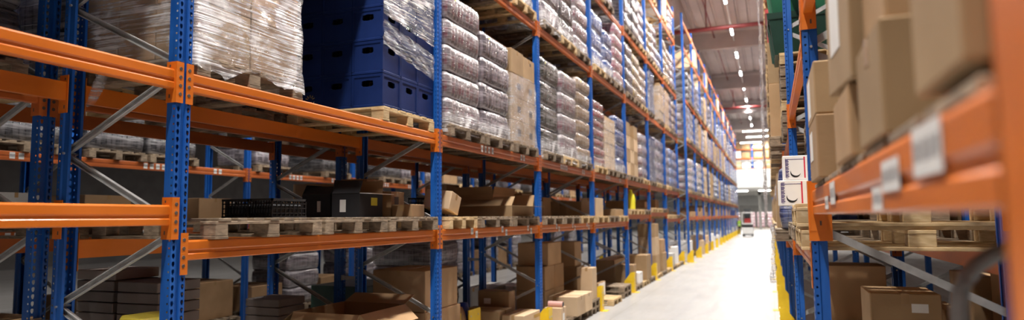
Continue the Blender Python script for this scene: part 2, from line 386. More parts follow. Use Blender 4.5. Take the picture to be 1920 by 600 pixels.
def brace_geo(b, x0, z0, x1, z1, w=.044, t=.026):
    """a galvanised channel lying between the two uprights (in the x,z plane)"""
    a = Vector((x0, 0, z0)); c = Vector((x1, 0, z1)); d = (c - a).normalized(); n = Vector((-d.z, 0, d.x)); yv = Vector((0, 1, 0))
    prof = [(-w / 2, -t / 2), (w / 2, -t / 2), (w / 2, t / 2), (w / 2 - .006, t / 2), (w / 2 - .006, -t / 2 + .006), (-w / 2 + .006, -t / 2 + .006), (-w / 2 + .006, t / 2), (-w / 2, t / 2)]
    b.loft([[p + n * u + yv * -v for u, v in prof] for p in (a - d * .03, c + d * .03)])
def brace_nodes(h=HT):
    L = []; z = .35; front = False
    while z < h - .3:
        L.append((0 if front else 1, z)); z += .5325; front = not front
    return L
BR = brace_nodes()
_bm = {}
def frame_maker(detail):
    def mk():
        t = thing('upright_frame', 'x', 'rack frame')
        u = link('upright', UP_D if detail else UP_S, t)
        u2 = link('upright', UP_D if detail else UP_S, t); u2.location = (-DEP, 0, 0); u2.rotation_euler = (0, 0, math.pi)
        f1 = link('foot_plate', FOOT, t); f2 = link('foot_plate', FOOT, t); f2.location = (-DEP, 0, 0); f2.rotation_euler = (0, 0, math.pi)
        X = (-.05, -DEP + .05)
        if detail:
            for (a, z0), (c, z1) in zip(BR, BR[1:]):
                b = MB(); brace_geo(b, X[a], z0 + .03, X[c], z1 - .03); b.build('brace', M['galv'], t)
            for k, (a, z) in enumerate(BR):
                b = MB(); b.tube([(X[a], -PW / 2 - .0035, z), (X[a], PW / 2 + .0035, z)], .009, 6); b.build('bolt', M['bolt'], t)
        else:
            b = MB()
            for (a, z0), (c, z1) in zip(BR, BR[1:]): brace_geo(b, X[a], z0, X[c], z1)
            b.build('bracing', M['galv'], t)
        return t
    return mk
def frame(x, y, label, detail, flip=False):
    place('frameD' if detail else 'frameS', frame_maker(detail), (x, y, 0), math.pi if flip else 0, label)

def beam_mesh(length, h, mat):
    """box beam along y, aisle side +x, top at z=0, with the step pressed into its face"""
    b = MB(); r = .012
    prof = [(-.05, -h), (-.004, -h), (0, -h + .006), (0, -h * .70), (-.007, -h * .64), (-.007, -h * .52), (0, -h * .45), (0, -r), (-r * .3, -r * .3), (-r, 0), (-.05, 0)]
    b.prism(prof, 1, -length / 2, length / 2)
    return b.mesh('beam_profile', mat)
def connector_mesh(s, mat):
    """hooked L-shaped end plate; s=+1: at the far (+y) end of its beam"""
    b = MB(); z0, z1 = -.22, .05
    b.box(-.075, .008, *sorted((s * -.010, s * -.005)), z0, z1)            # leg the beam is welded to
    b.box(.009, .014, *sorted((s * -.010, s * .046)), z0, z1)             # leg on the face of the upright
    me_ = b
    b.cur = 1
    for k in range(4):
        z = z1 - .045 - k * .056
        b.tube([(.0135, s * .023, z), (.0165, s * .023, z)], [.0135, .0115], 8)
    b.box(-.05, -.04, *sorted((s * -.0115, s * -.0098)), z0 + .03, z0 + .055)
    b.box(-.05, -.04, *sorted((s * -.0115, s * -.0098)), z1 - .035, z1 - .02)
    return b.mesh('connector', [mat, M['print']])
STK = MB(); STK.box(0, .0015, -.036, .036, -.045, .045); STK = STK.mesh('label_sticker', M['barcode'])
BL = PB - PW
BEAMS = {}
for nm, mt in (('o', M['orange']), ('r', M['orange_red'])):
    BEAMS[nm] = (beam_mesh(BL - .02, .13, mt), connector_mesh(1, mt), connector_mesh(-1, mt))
def beam_maker(nm, stickers):
    def mk():
        t = thing('rack_beam', 'x', 'rack beam'); t['kind'] = 'thing'
        p = link('beam_profile', BEAMS[nm][0], t); p.location = (-.012, 0, 0)
        c1 = link('connector', BEAMS[nm][1], t); c1.location = (-.006, BL / 2, 0)
        c2 = link('connector', BEAMS[nm][2], t); c2.location = (-.006, -BL / 2, 0)
        for (y, z) in stickers:
            s = link('label_sticker', STK, t); s.location = (-.0115, y, z); s['label'] = 'white bar code sticker'
        return t
    return mk
def beam_far_maker(nm):
    def mk():
        b = MB(); h = .13
        b.box(-.062, -.012, -BL / 2 + .008, BL / 2 - .008, -h, 0)
        for s in (-1, 1): b.box(-.07, .009, *sorted((s * (BL / 2 - .010), s * (BL / 2 - .004))), -.22, .05); b.box(.004, .009, *sorted((s * (BL / 2 - .010), s * (BL / 2 + .046))), -.22, .05)
        o = b.build('rack_beam', M['orange'] if nm == 'o' else M['orange_red']); o['kind'] = 'thing'; return tag(o, 'x', 'rack beam')
    return mk
ST = {'none': [], 'pairs': [(-.88, -.035), (-.74, -.085), (.15, -.035), (.30, -.085), (1.22, -.035), (1.36, -.085)],
      'row': [(-.55, -.06), (-.43, -.06), (-.31, -.06), (-.19, -.06), (.95, -.06), (1.07, -.06)]}
def beam(x, y, z, label, nm='o', st='none', near=True, flip=False):
    if near: place('beam' + nm + st, beam_maker(nm, ST[st]), (x, y, z), math.pi if flip else 0, label)
    else: place('beamfar' + nm, beam_far_maker(nm), (x, y, z), math.pi if flip else 0, label)

# ------------------------------------------------------------------ room shell
def room():
    b = MB(); b.box(-30, 14, -12, 125, -.2, 0); struct(b.build('floor', M['floor']))
    # ribbed roof deck
    b = MB(); prof = []
    x = -30.0
    while x < 14:
        prof += [(x, 13.25), (x + .42, 13.25), (x + .46, 13.33), (x + .56, 13.33)]; x += .6
    b.loft([[Vector((u, y, v)) for u, v in prof] for y in (-12, 125)], closed=False, cap=False)
    b.box(-30, 14, -12, 125, 13.34, 13.5)
    struct(b.build('ceiling', M['deck']))
    for n, (x0, x1, y0, y1) in (('wall_left', (-30.3, -30, -12, 125)), ('wall_right', (14, 14.3, -12, 125)), ('wall_front', (-30, 14, -12.3, -12)), ('wall_back', (-30, 14, 116, 116.3))):
        b = MB(); b.box(x0, x1, y0, y1, 0, 13.3); struct(b.build(n, M['dark_wall'] if n in ('wall_left', 'wall_front', 'wall_right') else M['wallw']))
    for i in range(9):
        y = 14.2 + 13.5 * i - 13.5
        b = MB(); b.prism([(y - .22, 12.05), (y + .22, 12.05), (y + .22, 13.0), (y + .35, 13.1), (y + .35, 13.25), (y - .35, 13.25), (y - .35, 13.1), (y - .22, 13.0)], 0, -30, 14)
        o = b.build('ceiling_girder', M['concrete']); struct(o)
    for i, x in enumerate((-17, -10.6, -4.15, 3.0, 8)):
        b = MB(); b.prism([(x - .18, 12.15), (x + .18, 12.15), (x + .18, 13.25), (x - .18, 13.25)], 1, -12, 116)
        struct(b.build('ceiling_girder', M['concrete']))
    # sprinkler mains
    for y in (34.6, 61.6):
        b = MB(); b.tube([(-30, y, 11.55), (14, y, 11.55)], .11, 10)
        for x in (-12, -6, -2.7, 1.5, 7): b.tube([(x, y, 11.55), (x, y, 13.2)], .03, 6)
        o = b.build('sprinkler_main', M['pipe_red'], smooth=40); struct(o)
    for x in (-2.75, -9.6):
        b = MB(); b.tube([(x, -12, 12.75), (x, 112, 12.75)], .035, 8)
        for k in range(40): b.tube([(x, -10 + k * 3, 12.75), (x, -10 + k * 3, 12.62)], .02, 6)
        o = b.build('sprinkler_pipe', M['pipe_red'], smooth=40); struct(o)
room()

# ------------------------------------------------------------------ lights
def luminaire():
    t = thing('ceiling_light', 'x', 'ceiling light')
    b = MB(); b.prism([(-.06, .0), (.06, .0), (.09, .05), (.05, .11), (-.05, .11), (-.09, .05)], 1, -.75, .75); b.build('housing', M['white'], t)
    for x in (-.035, .035):
        b = MB(); b.tube([(x, -.72, -.022), (x, .72, -.022)], .02, 8); b.build('light_tube', M['lamp'], t, smooth=40)
    for y in (-.6, .6):
        b = MB(); b.tube([(0, y, .11), (0, y, .95)], .006, 5); b.build('hanger', M['galv'], t)
    return t
LY = [-3.45 + 5.95 * k for k in range(15)]
def lamp(x, y, w, col=(1, .955, .90)):
    l = bpy.data.lights.new('tube_light', 'AREA'); l.shape = 'RECTANGLE'; l.size = .3; l.size_y = 1.45; l.energy = w; l.color = col
    o = bpy.data.objects.new('tube_light', l); C.objects.link(o); o.location = (x, y, 12.2)
    l.spread = R(150)
for a, (ax, aname, W) in enumerate(((-1.62, 'the main aisle', 860), (-8.0, 'the next aisle', 230))):
    b = MB(); b.box(ax - .03, ax + .03, -11, 84, 12.42, 12.47); o = b.build('lighting_trunking', M['white']); struct(o)
    for k, y in enumerate(LY):
        nn = k - 6
        if a == 0 and nn >= 0: lab = f'lit tube lamp over the aisle, {ORD[nn]} from the top edge of the photo'
        else: lab = f'tube lamp over {aname}, {ORD[k]} from the front wall'
        place('lum', luminaire, (ax, y, 12.3), 0, lab)
        lamp(ax, y, W * (.8 if k == 0 else 1))
for k, (y, x) in enumerate(((85.5, -1.2), (92, -1.0), (99, -2.4), (105, -.6))):
    place('lum', luminaire, (x, y, 12.3), math.pi / 2, f'crosswise tube lamp in the far bright hall, {ORD[k]} beyond the racks', scale=(1, 2.2, 1))
    lamp(x, y, 900)
for k, (x, y) in enumerate(((-3.4, 92), (-.6, 92), (-3.4, 104), (-.6, 104))):
    place('lum', luminaire, (x, y, 5.2), math.pi / 2, f'lit tube lamp under the far mezzanine, {ORD[k]} of four')
    l = bpy.data.lights.new('tube_light', 'AREA'); l.shape = 'RECTANGLE'; l.size = .3; l.size_y = 1.4; l.energy = 420; l.color = (1, .96, .9)
    o = bpy.data.objects.new('tube_light', l); C.objects.link(o); o.location = (x, y, 5.12)
w = bpy.data.worlds.new('world'); SC.world = w; w.use_nodes = True
w.node_tree.nodes['Background'].inputs[0].default_value = (.6, .56, .54, 1); w.node_tree.nodes['Background'].inputs[1].default_value = .008

# ------------------------------------------------------------------ racks
LV = {'low': 1.87, 'mid': 2.985, 'up': 5.28, 'high': 7.15, 'top': 9.5, 'tie': 10.7}
LN = {'low': 'lowest shelf', 'mid': 'second shelf', 'up': 'third shelf', 'high': 'fourth shelf', 'top': 'fifth shelf', 'tie': 'rack tops'}
def bayname(k):
    return 'the nearest cut-off bay' if k < 0 else f'the {ORD[k]} bay'
# near left rack: frames at YA + 3.6 n
for n in range(-1, 8):
    frame(XL, YA + PB * n, ('blue rack frame at the left edge before the sharp upright' if n < 0 else
          f'blue rack frame of near left rack, {ORD[n]} upright from the left along the aisle'), n <= 4)
LOWZ = {-1: 2.10, 0: 1.87, 1: 1.87, 2: 1.87, 3: 1.87, 4: 2.05, 5: 2.12, 6: 1.90}
for k in range(-1, 7):
    yc = YA + PB * (k + .5)
    for lv in LV:
        if lv == 'tie' and k < 3: continue
        z = LOWZ[k] if lv == 'low' else LV[lv]
        st = {('low', 1): 'pairs', ('low', 2): 'pairs', ('mid', 1): 'row', ('mid', 2): 'row', ('mid', 3): 'row'}.get((lv, k), 'none')
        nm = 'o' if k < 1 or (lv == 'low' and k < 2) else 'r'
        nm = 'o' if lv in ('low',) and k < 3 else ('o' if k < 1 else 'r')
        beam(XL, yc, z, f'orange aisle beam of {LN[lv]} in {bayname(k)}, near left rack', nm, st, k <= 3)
        beam(XL - DEP, yc, z, f'shaded orange rear beam of {LN[lv]} in {bayname(k)}, near left rack', nm, 'none', k <= 2, True)
# rack standing back to back with it
XB = -4.88
for n in range(-1, 8):
    frame(XB, YA + PB * n, f'shaded blue frame of back rack, {ORD[n + 1]} from the left behind near rack', n <= 1)
for k in range(-1, 7):
    yc = YA + PB * (k + .5)
    for lv in ('low', 'mid', 'up'):
        z = 1.87 if lv == 'low' else LV[lv]
        if lv != 'low': beam(XB, yc, z, f'shaded orange beam facing the near rack, {LN[lv]} of back rack, {bayname(k)}', 'r', 'none', k <= 1)
        beam(XB - DEP, yc, z, f'shaded orange beam facing the next aisle, {LN[lv]} of back rack, {bayname(k)}', 'r', 'none', k <= 1, True)
def spacer_mk():
    b = MB(); b.box(-.105, .105, -.02, .02, -.02, .02); b.box(-.108, -.102, -.03, .03, -.03, .03); b.box(.102, .108, -.03, .03, -.03, .03)
    return tag(b.build('row_spacer', M['galv']), 'x', 'spacer')
for n in range(0, 6):
    for z, zn in ((1.29, 'low'), (4.1, 'high')):
        place('spacer', spacer_mk, (-4.775, YA + PB * n, z), 0, f'{zn} grey spacer bar joining back-to-back frames at the {ORD[n]} upright')
# rack across the next aisle
XN = -9.75
for n in range(0, 12):
    frame(XN, YA + PB * n, f'dim blue frame of rack beyond next aisle, {ORD[n]} from the left', False)
for k in range(0, 11):
    yc = YA + PB * (k + .5)
    for lv in ('low', 'mid', 'up'):
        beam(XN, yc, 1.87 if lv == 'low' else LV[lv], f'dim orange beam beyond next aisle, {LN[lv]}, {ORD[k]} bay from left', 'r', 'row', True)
# far left rack, standing a little further out into the aisle
XF, YF = -3.30, 29.45
NF = 14
for n in range(NF):
    frame(XF, YF + PB * n, f'distant blue frame of far left rack, {ORD[n]} from its near end', False)
for k in range(NF - 1):
    yc = YF + PB * (k + .5)
    for lv in LV:
        z = LV[lv] + .07 * (lv == 'low')
        beam(XF, yc, z, f'distant orange beam of {LN[lv]}, {ORD[k]} bay of far left rack', 'r', 'none', False)
        if k < 3: beam(XF - DEP, yc, z, f'distant rear beam of {LN[lv]}, {ORD[k]} bay of far left rack', 'r', 'none', False, True)
# right rack
XR, YR = .222, .76
for n in range(0, 21):
    frame(XR, YR + PB * n - .06 * (n == 0), ('blurred near frame at the right edge of the right rack' if n == 0 else
          'blue frame of right rack beside the white boxes, sharpest one' if n == 1 else f'blue frame of right rack, {ORD[n]} from the right edge'), n <= 3, True)
    for o in C.objects:
        if o.get('category') == 'rack frame' and abs(o.location.x - XR) < .001: o.scale = (.93, 1, 1)
RL = {0: (2.145, 3.36), 1: (1.78, 3.18), 2: (1.70, 2.98)}
for k in range(0, 11):
    yc = YR + PB * (k + .5); a, c = RL.get(k, (1.72, 3.0))
    zs = [(a, 'lowest shelf'), (c, 'second shelf'), (5.2, 'third shelf'), (7.2, 'fourth shelf'), (9.4, 'fifth shelf')]
    for z, ln in zs:
        near = k <= 2
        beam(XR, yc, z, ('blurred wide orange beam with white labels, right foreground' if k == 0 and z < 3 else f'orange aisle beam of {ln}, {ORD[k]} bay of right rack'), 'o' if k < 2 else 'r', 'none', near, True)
        if k <= 2: beam(XR + DEP * .93, yc, z, f'shaded rear beam of {ln}, {ORD[k]} bay of right rack', 'r', 'none', near)
# stickers on the blurred near beam
def big_sticker(y, z, wy, hz):
    m = MB(); m.box(-.0015, 0, -wy / 2, wy / 2, -hz / 2, hz / 2)
    return m.mesh('label_sticker', M['barcode'])
for o in C.objects:
    if o.get('category') == 'rack beam' and abs(o.location.y - (YR + 1.8)) < .01 and o.location.x > 0: o.location.y -= .03; o.scale = (1, 1.016, 1.1)
BEAM0 = [o for o in C.objects if o.get('label') == 'blurred wide orange beam with white labels, right foreground'][0]
for (y, z, wy, hz) in ((1.22, 2.105, .20, .075), (1.56, 2.085, .20, .06), (1.75, 2.045, .14, .05), (2.9, 2.09, .2, .08), (3.2, 2.06, .16, .05)):
    o = link('label_sticker', big_sticker(y, z, wy, hz), BEAM0); o.location = (-.0005 + .012, -(y - BEAM0.location.y), z - BEAM0.location.z); o.location.x = -.0105
    o.rotation_euler = (0, 0, math.pi); o['label'] = 'white bar code sticker'
b = MB(); y1 = YR + PB - PW / 2 - .006; b.box(XR - .008, XR + .112, y1 - .004, y1, 1.845, 2.2); b.box(XR - .013, XR - .008, y1 - .004, y1 + .05, 1.845, 2.2)
b.add([(XR + .02 + .012 * math.cos(a), y1 - .0045, 1.93 + .024 * math.sin(a)) for a in [2 * math.pi * k / 12 for k in range(12)]], [tuple(range(12))])
me_ = b.mesh('end_plate', [M['orange'], M['black']]); me_.polygons[len(me_.polygons) - 1].material_index = 1
o = link('end_plate', me_); o.parent = BEAM0; o.matrix_parent_inverse = (Matrix.Translation(BEAM0.location) @ Matrix.Rotation(math.pi, 4, 'Z') @ Matrix.Diagonal((1, 1.016, 1.1, 1))).inverted()
# tall orange guard on the near right upright
b = MB(); b.box(XR - .012, XR - .006, YR - .25, YR + .012, .02, 2.9); b.box(XR - .012, XR + .11, YR + .004, YR + .012, .02, 2.9)
for z in (1.7, 2.0, 2.3): b.tube([(XR - .018, YR - .14, z), (XR - .006, YR - .14, z)], .012, 8)
tag(b.build('column_guard', M['orange']), 'blurred orange steel guard on the upright at the right edge', 'guard')
# yellow column guards
def guard_mk():
    t = thing('column_guard', 'x', 'column guard')
    b = MB(); h = .52
    b.box(.14, .152, -.09, .09, .006, h)                       # plate facing the aisle
    b.build('front_plate', M['yellow'], t)
    for y in (-.09, .08):
        b = MB(); b.prism([(-.12, .006), (.14, .006), (.14, h), (.06, h), (-.12, h * .55)], 1, y, y + .01); b.build('side_plate', M['yellow'], t)
    b = MB(); b.box(-.05, .26, -.13, .13, 0, .008)
    b.build('base_plate', M['yellow'], t)
    for z in (.12, .38):
        for y in (-.05, .05): b = MB(); b.tube([(.152, y, z), (.158, y, z)], .014, 6); b.build('bolt', M['bolt'], t)
    return t
for n in range(0, 8):
    place('guard', guard_mk, (XL, YA + PB * n, 0), 0, f'yellow column guard at the foot of the {ORD[n]} near left upright')
for n in range(NF):
    place('guard', guard_mk, (XF, YF + PB * n, 0), 0, f'yellow column guard at the foot of the {ORD[n]} far left upright')
for n in range(1, 21):
    place('guard', guard_mk, (XR, YR + PB * n, 0), math.pi, f'yellow column guard at the foot of the {ORD[n]} right rack upright')
for n in range(0, 7):
    place('guard', guard_mk, (XB - DEP, YA + PB * n, 0), math.pi, f'yellow column guard on the next aisle, {ORD[n]} back rack upright')

# ------------------------------------------------------------------ goods: prototypes
def xb(px, y, py=402): return at(px, py, 1, y).x
def yb(px, x, py=402): return at(px, py, 0, x).y
def zb(px, py, y): return at(px, py, 1, y).z
def zx(px, py, x): return at(px, py, 0, x).z

def pallet_maker(wy, wx, mat, near):
    """four-way pallet: bottom runners and deck boards along x, blocks, stringers along y; base at z=0, centred"""
    def mk():
        rnd = random.Random(int(wy * 100) + len(mat)); m = M[mat]; bw = .1 if wy < .95 else .12
        X, Y = wx / 2, wy / 2; ys = (-Y + bw / 2, 0, Y - bw / 2); xs = (-X + .0725, 0, X - .0725)
        run, blk, strg, deck = MB(), [], MB(), MB()
        runs = []
        for y in ys:
            q = MB(); q.cbox(-X, X, y - bw / 2, y + bw / 2, 0, .022, .003); runs.append(q)
            for x in xs:
                q = MB(); q.cbox(x - .0725, x + .0725, y - bw / 2 + rnd.uniform(0, .006), y + bw / 2 - rnd.uniform(0, .006), .022, .1, .004); blk.append(q)
        for x in xs: strg.cbox(x - .0725, x + .0725, -Y, Y, .1, .122, .003)
        n = 7 if near else 5; gap = (wy - .0) / n
        for i in range(n):
            j = rnd.uniform(-.006, .006); w = .115 if i % 2 == 0 else .095
            deck.cbox(-X + j, X + j, *((-Y + gap * (i + .5)) + s * min(w, gap - .012) / 2 for s in (-1, 1)), .122, .144, .003)
        if near:
            t = thing('wooden_pallet', 'x', 'pallet')
            deck.build('deck', m, t); strg.build('stringers', m, t)
            for q in blk: q.build('block', m, t)
            for q in runs: q.build('runner', m, t)
            for c in t.children:
                if c.name.startswith('stringers'): c.name = 'cross_boards'
            return t
        q = MB()
        for p in [deck, strg] + blk + runs: q.add(p.v, p.f)
        return tag(q.build('wooden_pallet', m), 'x', 'pallet')
    return mk
def pallet(x, y, z, label, wy=1.02, wx=1.2, mat='wood_old', near=False, rz=0):
    place(f'pal{wy}{wx}{mat}{near}', pallet_maker(wy, wx, mat, near), (x, y, z + .0015), rz, label)

def rr_outline(hx, hy, r, step, cusp=0, amp=0):
    """rounded rectangle outline, points and outward normals"""
    out = []
    segs = [((hx, -hy + r), (hx, hy - r), (1, 0)), ((hx - r, hy), (-hx + r, hy), (0, 1)), ((-hx, hy - r), (-hx, -hy + r), (-1, 0)), ((-hx + r, -hy), (hx - r, -hy), (0, -1))]
    s = 0
    for i, (a, b, nrm) in enumerate(segs):
        a, b = Vector(a), Vector(b); L = (b - a).length; n = max(2, int(L / step))
        for k in range(n): out.append((a + (b - a) * (k / n), Vector(nrm), k / n * L))
        c = b - Vector(nrm) * r
        for k in range(4):
            an = math.atan2(nrm[1], nrm[0]) + (k + .0) / 4 * math.pi / 2
            out.append((c + Vector((math.cos(an), math.sin(an))) * r, Vector((math.cos(an), math.sin(an))), 0))
    return out
def layer_geo(b, hx, hy, z0, h, seed, fine=True, bulge=.018, amp=.011, pitch=.088):
    """one layer of bottle packs squeezed by shrink film"""
    ol = rr_outline(hx, hy, .06, .022 if fine else .12)
    prof = [(0, .045), (.03, .024), (.08, .006), (.22, -bulge * .5), (.5, -bulge), (.75, -bulge), (.89, -bulge * .4), (.95, .006), (.985, .024), (1, .05)] if fine else [(0, .03), (.06, .002), (.5, -bulge), (.92, 0), (1, .04)]
    rings = []
    for t, ins in prof:
        ring = []
        for p, n, s in ol:
            q = Vector((p.x, p.y, z0 + t * h)); nz = noise.noise(Vector((p.x * 2.2 + seed, p.y * 2.2, z0 * 1.7 + t))) * .016
            cu = (abs(math.sin(math.pi * s / pitch)) - .6) * amp if (fine and .05 < t < .9) else 0
            fine_n = noise.noise(Vector((p.x * 9 + seed, p.y * 9, (z0 + t * h) * 14))) * .007 if fine else 0
            d = -ins + nz + cu + fine_n
            ring.append(q + Vector((n.x, n.y, 0)) * d + Vector((0, 0, noise.noise(Vector((p.x * 3, p.y * 3 + seed, t))) * .012 * (t > .8))))
        rings.append(ring)
    b.loft(rings)
def film_shell(b, x0, x1, y0, y1, z0, z1, seed, amp=.02, rag=.06, flare=.03, nz=12, step=.05, sides='all', top=False):
    """thin wrapped sheet hanging round a block; ragged lower edge"""
    hx, hy = (x1 - x0) / 2, (y1 - y0) / 2; cx, cy = (x0 + x1) / 2, (y0 + y1) / 2
    ol = rr_outline(hx, hy, .04, step); rings = []
    for i in range(nz + 1):
        t = i / nz; ring = []
        for p, n, s in ol:
            lo = z0 + rag * noise.noise(Vector((p.x * 4 + seed, p.y * 4, 1))) + rag * .5 * noise.noise(Vector((p.x * 15 + seed, p.y * 15, 3)))
            hi = z1 + (rag * noise.noise(Vector((p.x * 3 + seed, p.y * 3, 9))) if not top else 0)
            z = lo + (hi - lo) * t
            q_ = z * .83 + p.y * .5; d = amp * noise.noise(Vector((p.x * 2 + seed, p.y * 2.5 + z, z * 3))) + amp * .45 * noise.noise(Vector((p.x * 2, p.y * 1.2 + seed, q_ * 22))) + flare * (1 - t) ** 6
            ring.append(Vector((cx + p.x + n.x * d, cy + p.y + n.y * d, z)))
        rings.append(ring)
    b.loft(rings, True, False)
    if top: b.add(rings[-1], [tuple(range(len(rings[-1])))])

def bottle_maker(tint, n, near, skirt):
    def mk():
        if near:
            t = thing('bottle_load', 'x', 'wrapped load')
            for i in range(n):
                b = MB(); layer_geo(b, .53, .5, 0, LH, i * 3.1 + len(tint)); o = b.build('bottle_layer', M['b_' + tint], t, smooth=True)
                o.location = (random.uniform(-.012, .012), random.uniform(-.012, .012), LH * i)
            b = MB(); film_shell(b, -.56, .56, -.512, .512, -.10, .20, len(tint), .016, .06, .018, 10)
            o = b.build('film_skirt', M['film_heavy'], t, smooth=True); o['label'] = 'milky plastic film tucked over the pallet'
            if skirt:
                b = MB(); b.box(.545, .547, -.33, -.24, LH * n - .14, LH * n - .06); o = b.build('paper_label', M['paper_yellow'], t); o['label'] = 'small yellow paper label'
            return t
        b = MB()
        for i in range(n): layer_geo(b, .53, .5, LH * i, LH, i * 3.1 + len(tint), False)
        return tag(b.build('bottle_load', M['b_' + tint], smooth=True), 'x', 'wrapped load')
    return mk
def bottles(x, y, z, tint, n, label, near=False, yl=False, hs=1.0, ws=1.0):
    place(f'bot{tint}{n}{near}{yl}', bottle_maker(tint, n, near, yl), (x, y, z + .003), 0, label, None, (1, ws, hs))

def carton_maker(dx, dy, dz, mat, lab=None, tape=True):
    def mk():
        b = MB(); X, Y = dx / 2, dy / 2
        b.cbox(-X, X, -Y, Y, 0, dz, .006)
        me = b.mesh('carton', M[mat])
        t = link('cardboard_box', me); tag(t, 'x', 'box')
        if tape:
            b = MB(); w = .025; e = .0012
            if dx >= dy:
                b.box(-X, X, -w, w, dz, dz + e); b.box(X, X + e, -w, w, dz - .07, dz); b.box(-X - e, -X, -w, w, dz - .07, dz)
            else:
                b.box(-w, w, -Y, Y, dz, dz + e); b.box(-w, w, Y, Y + e, dz - .07, dz); b.box(-w, w, -Y - e, -Y, dz - .07, dz)
            b.build('packing_tape', M['tape'], t)
        if lab:
            for (side, u, v, w, h, lm) in lab:
                b = MB(); e = .0015
                if side == 'x': b.box(X, X + e, u * dy - w / 2, u * dy + w / 2, v * dz - h / 2, v * dz + h / 2)
                elif side == '-x': b.box(-X - e, -X, u * dy - w / 2, u * dy + w / 2, v * dz - h / 2, v * dz + h / 2)
                else: b.box(u * dx - w / 2, u * dx + w / 2, -Y - e, -Y, v * dz - h / 2, v * dz + h / 2)
                o = b.build('paper_label' if lm.startswith('paper') or lm == 'barcode' else 'printed_mark', M[lm], t)
        return t
    return mk
_cn = [0]
def carton(x0, x1, y0, y1, z0, z1, label, mat='card', lab=None, tape=True, rz=0, group=None, tilt=None):
    dx, dy, dz = round(x1 - x0, 3), round(y1 - y0, 3), round(z1 - z0, 3)
    key = f'c{dx}{dy}{dz}{mat}{lab}'
    o = place(key, carton_maker(dx, dy, dz, mat, lab, tape), ((x0 + x1) / 2, (y0 + y1) / 2, z0 + .003), rz, label, group)
    if tilt: o.rotation_euler = (tilt[0], tilt[1], rz)
    return o
def open_carton(x0, x1, y0, y1, z0, z1, label, mat='card', flaps=(.9, .6, 1.9, 2.3), fl=None, lab=None, inside='card2', rz=0, fmats=None):
    """open-topped carton: walls with thickness, bottom, four flaps hinged on the rim (angles from upright, outwards)"""
    dx, dy, dz = x1 - x0, y1 - y0, z1 - z0; X, Y = dx / 2, dy / 2; th = .006
    b = MB(); b.box(-X, X, -Y, -Y + th, 0, dz); b.box(-X, X, Y - th, Y, 0, dz); b.box(-X, -X + th, -Y + th, Y - th, 0, dz); b.box(X - th, X, -Y + th, Y - th, 0, dz); b.box(-X + th, X - th, -Y + th, Y - th, 0, th)
    o = b.build('open_carton', M[mat]); tag(o, label, 'box'); o.location = ((x0 + x1) / 2, (y0 + y1) / 2, z0 + .003); o.rotation_euler = (0, 0, rz)
    fl = fl or min(dx, dy) * .48
    for i, an in enumerate(flaps):
        if an is None: continue
        q = MB()
        half = (Y if i in (0, 1) else X) - .004
        q.cur = 0
        q.box(-.002, .003, -half, half, 0, fl)
        f = q.build('flap', M[(fmats or {}).get(i, mat)], o)
        # 0:+x 1:-x 2:+y 3:-y ; angle measured from straight up, outwards
        if i == 0: f.location = (X, 0, dz); f.rotation_euler = (0, an, 0)
        if i == 1: f.location = (-X, 0, dz); f.rotation_euler = (0, -an, 0)
        if i == 2: f.location = (0, Y, dz); f.rotation_euler = (0, an, math.pi / 2)
        if i == 3: f.location = (0, -Y, dz); f.rotation_euler = (0, an, -math.pi / 2)
    if lab:
        for (side, u, v, w, h, lm) in lab:
            q = MB(); e = .0015
            if side == 'x': q.box(X, X + e, u * dy - w / 2, u * dy + w / 2, v * dz - h / 2, v * dz + h / 2)
            else: q.box(u * dx - w / 2, u * dx + w / 2, -Y - e, -Y, v * dz - h / 2, v * dz + h / 2)
            f = q.build('paper_label', M[lm], o)
    return o

def crate_maker(mat):
    """bottle crate .375 x .39 x .345: tapered recessed walls, rims, grip holes with bottle necks behind them"""
    def mk():
        dx, dy, h = .372, .356, .342; X, Y = dx / 2, dy / 2; th = .02
        b = MB()
        b.cbox(-X, X, -Y, Y, 0, .03, .005)
        rim = [(X, Y)]
        for (a0, a1) in ((h - .028, h),):
            b.box(-X, X, -Y, -Y + th, a0, a1); b.box(-X, X, Y - th, Y, a0, a1); b.box(-X, -X + th, -Y + th, Y - th, a0, a1); b.box(X - th, X, -Y + th, Y - th, a0, a1)
        for sx in (-1, 1):
            for sy in (-1, 1): b.box(*sorted((sx * X, sx * (X - .028))), *sorted((sy * Y, sy * (Y - .028))), .03, h - .028)
        ins = .006
        def wall(axis, s):
            half = (Y if axis == 0 else X) - .028; z0, z1 = .03, h - .028; gw, g0, g1 = .072, .218, .275
            def P(u, z, d=0):
                v = s * ((X if axis == 0 else Y) - ins - d); return Vector((v, u, z)) if axis == 0 else Vector((u, v, z))
            hole = [(-gw, g0 + .012), (-gw + .02, g0), (0, g0 - .004), (gw - .02, g0), (gw, g0 + .012), (gw - .006, g1), (0, g1 + .008), (-gw + .006, g1)]
            outer = [(-half, (z0 + z1) / 2), (-half, z0), (0, z0), (half, z0), (half, (z0 + z1) / 2), (half, z1), (0, z1), (-half, z1)]
            V = [P(*p) for p in outer] + [P(*p) for p in hole] + [P(p[0], p[1], .016) for p in hole]
            F = [(k, (k + 1) % 8, 8 + (k + 1) % 8, 8 + k) for k in range(8)] + [(8 + k, 8 + (k + 1) % 8, 16 + (k + 1) % 8, 16 + k) for k in range(8)]
            b.add(V, F)
        for s in (-1, 1): wall(0, s); wall(1, s)
        o = b.build('bottle_crate', M[mat]); tag(o, 'x', 'crate')
        b = MB()
        for x in (-.11, 0, .11):
            for y in (-.11, -.04, .04, .11):
                if abs(x) < .05 and abs(y) < .09: continue
                b.tube([(x, y, .04), (x, y, .20), (x, y, .24), (x, y, .30)], [.036, .036, .016, .014], 6)
        o2 = b.build('bottles', M['glass_dark'], o); o2['kind'] = 'stuff'
        return o
    return mk
def crate(x, y, z, label, mat='crate', s=1, group=None):
    return place('crate' + mat, crate_maker(mat), (x, y, z), 0, label, group, (s, s, s))

